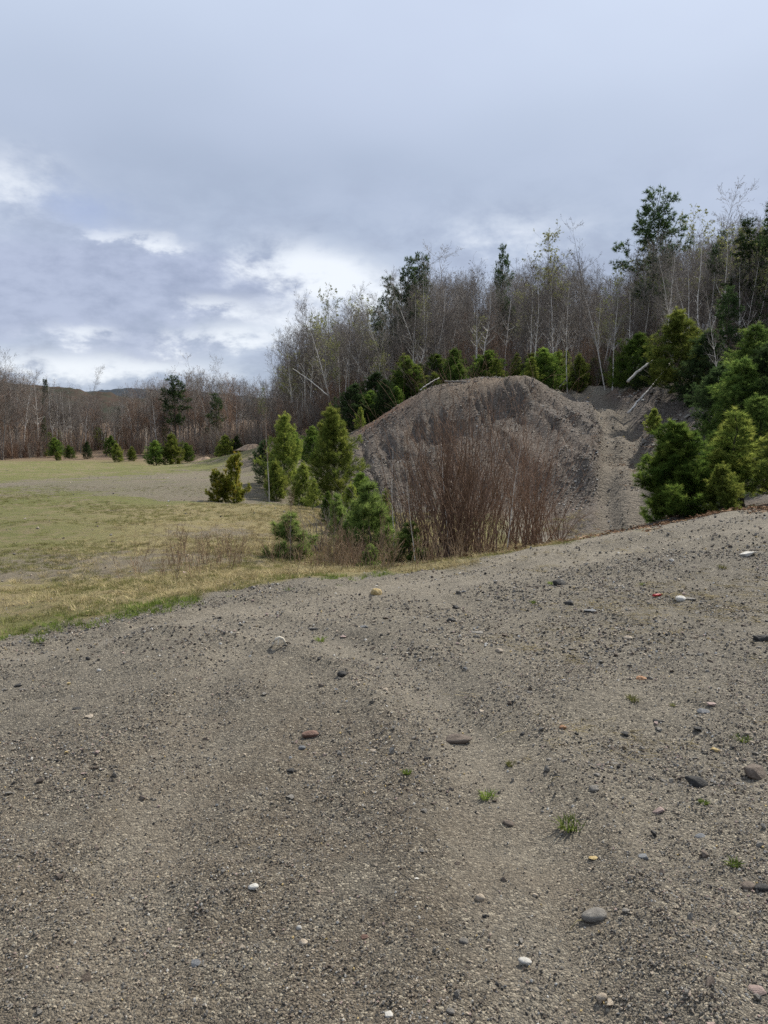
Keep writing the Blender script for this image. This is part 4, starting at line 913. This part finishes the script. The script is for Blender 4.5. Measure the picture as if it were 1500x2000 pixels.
# ------------------------------------------------------------------ single stones
STONES = [
    (735, 1160, 23, .75, .8, 'yellow', 'pale yellow round cobble at the gravel edge before the weeds', 'round'), (1093, 1141, 30, .55, .8, 'dark', 'blocky black stone with a grass tuft at its side', 'angular'),
    (1111, 1180, 24, .5, .8, 'dark', 'dark stone just below the blocky black stone', 'angular'), (1153, 1195, 26, .38, .7, 'blue', 'flat blue-grey stone right of the small dark stone', 'angular'),
    (1463, 1086, 33, .40, .8, 'white', 'large flat white stone on the sandy track at the right', 'angular'), (1329, 1172, 19, .6, .8, 'white', 'small rounded white stone right of the red tube', 'round'),
    (1487, 1252, 30, .7, .8, 'dark', 'dark angular stone at the right edge below the straw patch', 'angular'), (881, 1213, 23, .45, .8, 'dark', 'small black stone near the middle, above the long grey stone', 'angular'),
    (889, 1187, 14, .6, .8, 'dark', 'little black stone furthest up the middle of the gravel', 'angular'), (931, 1236, 30, .22, .6, 'grey', 'long flat grey stone near the middle of the gravel', 'angular'),
    (930, 1245, 14, .6, .8, 'dark', 'little black stone touching the long flat grey stone', 'round'), (668, 1318, 17, .65, .9, 'dark', 'round black pebble left of the curving track', 'round'),
    (623, 1288, 12, .7, .8, 'dark', 'pointed little black stone below the bleached root', 'angular'), (604, 1437, 40, .36, .5, 'rust', 'long rusty brown stone left of the middle track', 'angular'),
    (590, 1462, 14, .6, .8, 'blue', 'small dark round stone under the long rusty stone', 'round'), (893, 1448, 50, .36, .55, 'brown', 'smooth brown stone pointed like a leaf in the track', 'round'),
    (568, 1506, 16, .5, .8, 'dark', 'small black stone below left of the long rusty stone', 'angular'), (1362, 1536, 58, .42, .5, 'dark', 'big dark wedge shaped stone, sloping down to the right', 'angular'),
    (1476, 1517, 40, .75, .85, 'brown', 'blocky brown stone by the right edge next to the dark wedge', 'angular'), (1398, 1467, 19, .5, .8, 'yellow', 'ochre yellow block above the dark wedge stone', 'angular'),
    (1252, 1328, 19, .45, .8, 'orange', 'flat orange stone in the stony ground at the right', 'round'), (1099, 1422, 13, .6, .8, 'orange', 'little orange round stone right of the leaf shaped stone', 'round'),
    (975, 1273, 16, .6, .8, 'tan', 'pale small stone below the long flat grey stone', 'round'), (1374, 1392, 28, .35, .7, 'blue', 'flat blue-grey stone right of the orange stone', 'angular'),
    (1288, 1411, 26, .35, .6, 'dark', 'low dark stone left of two dark stones in the stony ground', 'angular'), (1363, 1426, 20, .5, .8, 'dark', 'dark angular stone under the flat blue-grey stone', 'angular'),
    (1220, 1435, 18, .5, .8, 'dark', 'dark small stone midway between leaf shaped and ochre stones', 'angular'), (1388, 1376, 20, .3, .7, 'pink', 'reddish dark sliver above the flat blue-grey stone', 'angular'),
    (1286, 1585, 24, .45, .9, 'pink', 'flat pinkish stone below left of the dark wedge', 'angular'), (1160, 1543, 18, .6, .8, 'grey', 'grey rounded stone left of the dark wedge', 'round'),
    (1370, 1637, 20, .6, .8, 'blue', 'bluish round stone below the dark wedge', 'round'), (1256, 1676, 20, .5, .9, 'blue', 'slate blue chip right of the yellow stone', 'angular'), (1160, 1676, 20, .35, .7, 'yellow', 'flat pale yellow stone above the big grey cobble', 'angular'),
    (1162, 1793, 42, .55, .75, 'grey', 'big grey cobble with a straw beside it near the bottom', 'round'), (937, 1756, 18, .75, .8, 'tan', 'tan egg shaped stone left of the big grey cobble', 'round'), (1025, 1880, 22, .55, .7, 'white', 'white oval stone below the big grey cobble', 'round'),
    (1478, 1937, 38, .3, .6, 'pink', 'flat pink stone at the bottom right corner', 'angular'), (1460, 1733, 22, .55, .8, 'brown', 'brown round stone at the right edge, left of its neighbour', 'round'), (1488, 1737, 24, .5, .8, 'dark', 'dark round stone at the right edge, touching the frame', 'round'),
    (760, 1984, 18, .5, .9, 'white', 'white flat chip at the bottom middle', 'angular'), (994, 1610, 20, .5, .7, 'brown', 'brown oblong stone below the two grass tufts', 'round'), (592, 1842, 15, .7, .9, 'tan', 'tan pebble with a white one beside it, lower middle', 'round'),
    (584, 1814, 10, .9, .8, 'white', 'white pebble just above the tan pebble', 'round'), (905, 1840, 17, .6, .8, 'grey', 'grey half buried pebble left of the white oval stone', 'round'), (495, 1733, 18, .5, .7, 'white', 'pale oblong stone in the lower left gravel', 'round'),
    (880, 1977, 15, .6, .8, 'grey', 'grey stone at the bottom near the white chip', 'round'), (1176, 1950, 18, .6, .8, 'tan', 'pale brown pebble at the bottom right of the middle', 'round'), (712, 1832, 16, .5, .8, 'rust', 'rusty red chip in the lower middle', 'angular'),
    (710, 1226, 22, .3, .7, 'blue', 'grey-blue flat stone near the top of the curving track', 'angular'), (614, 1228, 30, .12, .35, 'grey', 'long thin grey slab right of the bleached root', 'angular'), (150, 1385, 18, .3, .7, 'dark', 'thin dark slate in the left gravel', 'angular'),
    (172, 1287, 9, .8, .8, 'dark', 'small black stone in the upper left gravel', 'round'), (36, 1340, 16, .35, .7, 'dark', 'dark slate near the left edge', 'angular'), (195, 1310, 12, .5, .8, 'white', 'pale small stone in the upper left gravel', 'angular'),
    (1226, 1247, 16, .5, .8, 'tan', 'pale round stone in the middle of the right hand gravel', 'round'), (1345, 1171, 30, .25, .6, 'grey', 'flat grey slab right of the rounded white stone', 'angular'), (1035, 1355, 12, .6, .8, 'grey', 'light grey round pebble right of the curving track', 'round'),
    (1225, 1025, 12, .5, .8, 'rust', 'dark reddish lump on the crest before the pines', 'angular')]
for i, (px, py, w, h, d, m, lab, k) in enumerate(STONES):
    stone(px, py, w, h, d, m, lab, k, seed=i, rz={17: -.25, 15: -.2, 13: .15}.get(i))

# red tube, bleached root, straws
M_red, n_, p_, o_ = material('red_plastic'); n_.put(n_.mix(n_.noise(objcoord(n_), 40, 3).sstep(.5, .7), (0.42, 0.02, 0.03), (0.25, 0.02, 0.025)), p_.inputs['Base Color']); p_.inputs['Roughness'].default_value = .45
M_brass, n_, p_, o_ = material('tarnished_brass'); n_.put(n_.mix(n_.noise(objcoord(n_), 60, 3), (0.35, 0.24, 0.10), (0.22, 0.16, 0.08)), p_.inputs['Base Color']); p_.inputs['Metallic'].default_value = .8; p_.inputs['Roughness'].default_value = .5
b = hit(1284, 1165)
V, F, T = tube([[-.05, -.02, .014], [-.02, -.008, .0145], [.03, .012, .0145], [.045, .018, .0142]], [.0125, .0125, .0125, .0115], 14)
e = obj('plastic_tube', mk_mesh('plastic_tube', V, [F, T], [M_red], smooth=False), None, tuple(b)); tag(e, 'small red plastic tube lying on the gravel near the white stone', 'tube')
V, F, T = tube([[.040, .016, .0145], [.056, .0224, .0145], [.0565, .0226, .0145], [.059, .0236, .0145]], [.013, .013, .0145, .0145], 14)
obj('end_cap', mk_mesh('end_cap', V, [F, T], [M_brass]), e)
M_bleach = barkmat('bleached_wood', (0.75, 0.68, 0.55), (0.6, 0.54, 0.42))
b = hit(547, 1260); e = bpy.data.objects.new('bleached_root', None); C.objects.link(e); e.location = tuple(b); e.scale = (.7, .7, .7); tag(e, 'small bleached root arching up from the gravel', 'root')
arc = [(-.085, .0, -.01), (-.075, .0, .03), (-.045, .01, .065), (-.005, .0, .085), (.03, -.01, .075), (.05, 0, .04), (.055, .0, -.01)]
V, F, T = tube(arc, [.012, .015, .017, .018, .016, .013, .010], 7); obj('arch', mk_mesh('arch', V, [F, T], [M_bleach], smooth=True), e)
V, F, T = tube([(-.012, .0, .08), (-.016, -.02, .04), (-.02, -.03, -.01)], [.008, .007, .005], 6); obj('prong', mk_mesh('prong', V, [F, T], [M_bleach], smooth=True), e)
V, F, T = tube([(.05, 0, .03), (.10, .01, .028), (.14, -.02, .004)], [.009, .007, .005], 6); obj('prong', mk_mesh('prong', V, [F, T], [M_pinebark], smooth=True), e)
M_straw = leafmat('straw', ((0.25, 0.20, 0.10), (0.43, 0.36, 0.20)), trans=.15)
for px0, py0, px1, py1, lab in [(1112, 1818, 1142, 1800, 'straw poking out beside the big grey cobble'), (965, 1445, 1008, 1428, 'straw right of the leaf shaped brown stone'), (1075, 1530, 1095, 1520, 'short straw on the gravel left of the dark wedge')]:
    a, c = hit(px0, py0), hit(px1, py1); m_ = (a + c) / 2 + [0, 0, .02]
    V, F, T = tube([a + [0, 0, .003], m_, c + [0, 0, .006]], [.0016, .0018, .0012], 5); me = mk_mesh('straw', V, [F, T], [M_straw]); pattr(me, 'tint', np.full(len(V), .8)); tag(obj('straw', me), lab, 'straw')

# ------------------------------------------------------------------ grass and weeds
def blades(n, h, w, spread, rs, bend=.5, seg=2):
    V, F, Tn = [], [], []
    for i in range(n):
        a = rs.rand() * 6.28; r = spread * math.sqrt(rs.rand()); p = np.array([r * math.cos(a), r * math.sin(a), -.004]); o_ = rs.rand() * 6.28 if rs.rand() < .4 else a
        d = np.array([math.cos(o_), math.sin(o_), 0]); s = np.array([-d[1], d[0], 0]); hh = h * rs.uniform(.5, 1.1); bd = bend * rs.uniform(.3, 1.4)
        pts = [p + UP * hh * t * (1 - .35 * bd * t) + d * hh * bd * t * t for t in np.linspace(0, 1, seg + 1)]
        k = len(V)
        for j, q in enumerate(pts[:-1]): ww = w * (1 - .45 * j / seg); V += [q - s * ww, q + s * ww]
        V.append(pts[-1])
        for j in range(seg - 1): F += [[k + 2 * j, k + 2 * j + 1, k + 2 * j + 3], [k + 2 * j, k + 2 * j + 3, k + 2 * j + 2]]
        F.append([k + 2 * seg - 2, k + 2 * seg - 1, k + 2 * seg]); t = rs.rand(); Tn += [t] * (2 * seg + 1)
    return np.array(V), np.array(F), np.array(Tn)
M_grass = leafmat('green_grass', ((0.105, 0.155, 0.032), (0.225, 0.275, 0.070)), trans=.35)
M_olive = leafmat('olive_grass', ((0.130, 0.142, 0.045), (0.225, 0.212, 0.085)), trans=.3)
def tuft_proto(name, mat, n, h, w, spread, seed, bend=.5):
    V, F, Tn = blades(n, h, w, spread, np.random.RandomState(seed), bend); me = mk_mesh(name, V, F, [mat]); pattr(me, 'tint', Tn); return proto(name, me)
gg = [tuft_proto('green_tuft', M_grass, 26, .06, .0022, .06, 40 + i) for i in range(3)]
go_ = [tuft_proto('olive_tuft', M_olive, 26, .055, .0026, .09, 50 + i, .8) for i in range(3)]
gs = [tuft_proto('straw_tuft', M_straw, 24, .10, .0026, .10, 60 + i, 1.5) for i in range(3)]
rg = np.random.RandomState(77)
def scatter_pts(n, x0, x1, y0, y1, fn):
    x = rg.uniform(x0, x1, n); y = rg.uniform(y0, y1, n); k = rg.rand(n) < fn(x, y); return x[k], y[k]
def put_tufts(name, protos, x, y, s0, s1, label, cat='grass', tiltv=.12):
    n = len(x); s = rg.uniform(s0, s1, n)
    return tag(gn_scatter(name, protos, np.stack([x, y, terrain(x, y)], 1), np.stack([rg.normal(size=n) * tiltv, rg.normal(size=n) * tiltv, rg.rand(n) * 6.28], 1), np.repeat(s[:, None], 3, 1), rg.randint(0, len(protos), n)), label, cat)
gm = lambda x, y: masks(x, y)[1]
pn = lambda x, y, f, o=0: np.clip(fbm(x * f + o, y * f, 3) * 2.2 + .5, 0, 1)
# fresh grass along the left gravel edge
x, y = scatter_pts(26000, -7.5, 1.5, 5.5, 12, lambda x, y: np.exp(-((grassside(x, y) - .35) / .42) ** 2) * np.maximum(pn(x, y, .9, 3), np.interp(x, [-3.5, -2.5], [.35, 0])) * np.interp(x, [-8, -3.0, -1.8, 1.5], [1, 1, .4, .15]))
put_tufts('grass', gg, x, y, .5, 1.25, 'strip of fresh green grass along the left gravel edge')
x, y = scatter_pts(70000, -20, 3.2, 6.5, 36, lambda x, y: gm(x, y) * np.clip(pn(x, y, .45, 9) * 1.5 - .3, 0.03, 1) * np.interp(y, [6, 12, 24, 36], [1, .8, .4, .05]))
put_tufts('meadow_grass', go_, x, y, .5, 1.2, 'short olive green grass over the meadow')
x, y = scatter_pts(52000, -7, 4.6, 8, 30, lambda x, y: gm(x, y) * np.clip(np.exp(-((x - .12 * (y - 12) + 1.0) / 2.6) ** 2) * 1.1 * pn(x, y, .7, 5) + .12 * pn(x, y, 1.5, 2), 0, 1))
put_tufts('dry_grass', gs, x, y, .4, 1.2, 'matted straw coloured dry grass around the weedy hollow')
x, y = scatter_pts(5000, 2.2, 8.2, 11.5, 28, lambda x, y: np.exp(-((x / y - .235) / .035) ** 2) * (1 - masks(x, y)[2]) * pn(x, y, .9, 1))
put_tufts('dry_grass', gs + go_, x, y, .6, 1.5, 'tan and olive grass along the left side of the trail foot')
# dead brown weed stalks
pw_ = [proto('weed', brush_mesh(80 + i, .55, 5, M_weed, .16, 3, .0035)) for i in range(4)]
x, y = scatter_pts(1300, -4.6, 3.2, 9.6, 22, lambda x, y: gm(x, y) * np.clip(np.exp(-((x + .5 - .05 * (y - 13)) / 1.5) ** 2 - ((y - 14) / 3.2) ** 2) * 1.1 * pn(x, y, 1.1, 8), 0, 1))
put_tufts('dry_weeds', pw_, x, y, .5, 1.35, 'dead brown weed stalks standing in the hollow', 'weeds', .08)
x, y = scatter_pts(420, -5.0, -1.2, 11, 19, lambda x, y: np.exp(-((x + 2.9) / 1.0) ** 2 - ((y - 14) / 2.4) ** 2) * pn(x, y, 1.2, 3))
put_tufts('dry_weeds', pw_, x, y, .5, 1.25, 'patch of thin brown stalks in the meadow left of the round pine', 'weeds', .08)
# grass tufts that stand alone in the gravel
for i, (px, py, w, lab) in enumerate([(1115, 1615, 48, 'largest green grass tuft in the gravel, with a brown side'), (952, 1557, 30, 'green tuft in the gravel left of the largest one'), (1450, 1446, 26, 'bright green tuft above the ochre stone'), (997, 1494, 18, 'dull small tuft just below the leaf shaped stone'),
        (795, 1510, 16, 'tiny tuft in the middle of the track'), (1236, 1368, 24, 'dull tuft below the flat orange stone'), (1433, 1690, 26, 'green tuft at the lower right of the gravel'), (1373, 1569, 16, 'tiny green tuft under the dark wedge stone'),
        (625, 1252, 22, 'flat green tuft right of the bleached root'), (1256, 1143, 14, 'small tuft on the gravel before the sandy track'), (1041, 1178, 14, 'small tuft left of the dark angular stones'), (1077, 1141, 16, 'green tuft at the side of the blocky black stone'), (1410, 1107, 18, 'dull tuft left of the large white stone'), (1312, 1378, 12, 'tiny brownish tuft beside the flat blue-grey stone'), (75, 1253, 24, 'lone grass tuft on the gravel by the left grass strip')]):
    b = hit(px, py); dist = math.hypot(b[1], EYE); s = w / 1500 * dist; rs = np.random.RandomState(400 + i)
    V, F, Tn = blades(60, s * .55, max(.0028, s * .028), s * .45, rs, .9, 2); me = mk_mesh('grass_tuft', V, F, [M_grass if i not in (3, 5, 12, 13) else M_olive]); pattr(me, 'tint', Tn)
    tag(obj('grass_tuft', me, None, tuple(b)), lab, 'grass tuft')
# straw litter on the stony right side
def litter_proto(seed):
    rs = np.random.RandomState(seed); seg = []
    for i in range(9):
        p = np.array([rs.normal() * .05, rs.normal() * .05, .004 + rs.rand() * .008]); a = rs.rand() * 6.28; L = rs.uniform(.03, .09); d = np.array([math.cos(a), math.sin(a), rs.normal() * .12])
        seg.append((p, p + d * L, .0011, .0008))
    a, b, r0, r1 = seg_arrays(seg); V, F = prisms(a, b, r0, r1, 3); me = mk_mesh('straw_litter', V, F, [M_straw]); pattr(me, 'tint', rs.rand(len(V))); return proto('straw_litter', me)
pl = [litter_proto(500 + i) for i in range(4)]
x, y = scatter_pts(9000, -.5, 8.5, 3.6, 11, lambda x, y: np.clip(.9 * np.exp(-((x - 3.1) / 1.0) ** 2 - ((y - 7.2) / .7) ** 2) + .28 * pn(x, y, 1.0, 4) ** 2 * sst(x, 0.2, 1.5), 0, 1))
put_tufts('straw_litter', pl, x, y, .6, 1.3, 'scattered pale straw on the stony right side', 'straw', .03)
# dead leaves
M_dead = leafmat('dead_leaves', ((0.10, 0.060, 0.038), (0.21, 0.135, 0.085), (0.34, 0.25, 0.17)), trans=.1)
def leaf_proto(seed):
    rs = np.random.RandomState(seed); V = []; F = []
    for i in range(6):
        c = np.array([rs.normal() * .08, rs.normal() * .08, .008 + rs.rand() * .02]); a = rs.rand() * 6.28; u = np.array([math.cos(a), math.sin(a), rs.normal() * .3]); w = np.array([-math.sin(a), math.cos(a), rs.normal() * .3]); L = rs.uniform(.025, .045); k = len(V)
        V += [c - u * L, c - w * L * .5 + UP * .008, c + u * L, c + w * L * .5 + UP * .008]; F.append([k, k + 1, k + 2, k + 3])
    me = mk_mesh('dead_leaf', np.array(V), np.array(F), [M_dead]); pattr(me, 'tint', np.repeat(rs.rand(6), 4)); return proto('dead_leaf', me)
plf = [leaf_proto(520 + i) for i in range(4)]
xs, ys = [], []
for px, D, rx, ry, n in [(1500, 14.4, 1.2, .4, 500), (1010, 12.6, 1.6, .5, 90), (1120, 17, 2.5, 2.5, 500), (1330, 32, 2.6, 3, 500), (950, 15, 2, 1.5, 400), (1250, 21, 1, 2, 200)]:
    w = W(px, 900, D); xs.append(w[0] + rg.normal(size=n) * rx * .6); ys.append(w[1] + rg.normal(size=n) * ry * .6)
x, y = np.concatenate(xs), np.concatenate(ys); put_tufts('leaf_litter', plf, x, y, .8, 1.5, 'brown dead leaves lying along the crest and under the shrubs', 'leaves', .1)

# ------------------------------------------------------------------ gravel
peb_m = ['grey', 'grey', 'brown', 'grey', 'tan', 'dark', 'brown', 'white', 'blue', 'grey', 'tan', 'dark', 'pink', 'yellow']
pebs = [proto('pebble', rock_mesh('pebble', M_st[m], 1200 + i, 'pebble', 11)) for i, m in enumerate(peb_m)]
pw = np.array([5, 5, 5.5, 4, 5.5, 1.5, 4.5, 1.6, .8, 5, 5, 1.3, .9, .5]); pw /= pw.sum()
def gravel(name, dens, d0, d1, s0, s1, label, parts=None, power=2.2, keep=None, lanek=.5):
    area = (d1 + 1.2) * 1.35 * (d1 - d0); n = int(dens * area)
    y = rg.uniform(d0, d1, n); x = rg.uniform(-.675, .675, n) * (d1 + 1.2)
    lane_, g_, t_ = masks(x, y); q = np.clip(fbm(x * 1.6 + 30, y * 1.6, 4) * 1.6 + .62, .1, 1) * (1 - lanek * lane_) * (1 - g_ * .97) * (np.abs(x) < .62 * y + 1.0)
    q = q * np.interp(x / np.maximum(y, .5), [-.6, -.1, .1, .6], [.8, .7, .8, 1])
    k = rg.rand(n) < q; x, y = x[k], y[k]; n = len(x)
    s = s0 + (s1 - s0) * rg.rand(n) ** power * 1.0
    z = terrain(x, y); fl = rg.uniform(.45, .95, n)
    pts = np.stack([x, y, z + s * fl * .3], 1); rot = np.stack([rg.normal(size=n) * .25, rg.normal(size=n) * .25, rg.rand(n) * 6.28], 1); scl = np.stack([s, s * rg.uniform(.55, 1, n), s * fl], 1)
    idx = rg.choice(len(pebs), n, p=pw)
    return tag(gn_scatter(name, pebs, pts, rot, scl, idx), label, 'gravel')
gravel('gravel', 14000, 1.5, 3.2, .004, .0125, 'fine gravel nearest to the viewer')
gravel('gravel', 5500, 3.2, 5.4, .006, .017, 'fine gravel a few steps ahead')
gravel('gravel', 1300, 5.4, 9.5, .010, .030, 'small gravel up to the sandy track')
gravel('gravel', 130, 9.5, 14, .02, .05, 'small gravel along the crest at the right')
gravel('gravel', 45, 2.0, 11, .014, .042, 'coarser stones strewn through the gravel', power=3)
# the biggest pebbles one by one, parts of the ground
cnt = 0
while cnt < 300:
    y = tr_.uniform(1.9, 10.5); x = tr_.uniform(-.55, .55) * y; l_, g_, t_ = masks(np.array([x]), np.array([y]))
    if g_[0] > .2 or tr_.random() < l_[0] * .8 or tr_.random() > y / 8 + .2 or (x < 0 and tr_.random() < .45): continue
    s = tr_.uniform(.014, .028) * (1 + .16 * y) * (.8 if tr_.random() < .6 else 1.15); f = tr_.uniform(.25, .65)
    o = obj('pebble', pebs[rg.choice(len(pebs), p=pw)].data, ground, (x, y, T1(x, y) + s * f * .2)); o.scale = (s, s * tr_.uniform(.5, .95), s * f); o.rotation_euler = (tr_.gauss(0, .15), tr_.gauss(0, .15), tr_.uniform(0, 6.28)); cnt += 1
# stones on the mound, the trail, the bank and the meadow
def rubble(name, n, x0, x1, y0, y1, fn, s0, s1, label, ps=None):
    x, y = scatter_pts(n, x0, x1, y0, y1, fn); m = len(x); s = s0 + (s1 - s0) * rg.rand(m) ** 3; z = terrain(x, y); fl = rg.uniform(.4, .85, m)
    return tag(gn_scatter(name, pebs, np.stack([x, y, z + s * fl * .15], 1), np.stack([rg.normal(size=m) * .4, rg.normal(size=m) * .4, rg.rand(m) * 6.28], 1), np.stack([s, s * rg.uniform(.6, 1, m), s * fl], 1), rg.choice(len(pebs), m, p=ps if ps is not None else pw)), label, 'stones')
pm = np.array([5, 5, 9, 4, 2.0, 1.5, 9, .6, 1, 5, 1.5, 1.5, .6, .1]); pm /= pm.sum()
rubble('rubble', 32000, -4, 13, 28.5, 45, lambda x, y: np.clip(pn(x, y, .5, 6), .15, 1) * (1 - .8 * masks(x, y)[2]), 0.03, .15, 'stones and rubble covering the face of the mound', pm)
rubble('rubble', 2600, 6, 14, 22, 50, lambda x, y: masks(x, y)[2] * np.exp(-((dpoly(x, y, trail) - .1) / .5) ** 2), .03, .16, 'pale stones washed down the middle of the dirt trail')
rubble('rubble', 9000, 11, 24, 26, 50, lambda x, y: np.clip(pn(x, y, .6, 1), .1, 1) * (1 - masks(x, y)[2]), .04, .3, 'stones and rubble on the bank right of the trail', pm)
rubble('field_stones', 9000, -32, -1, 12, 75, lambda x, y: gm(x, y) * np.clip(pn(x, y, .25, 6) - .25, .04, 1) * .6, .02, .11, 'small stones strewn over the meadow')
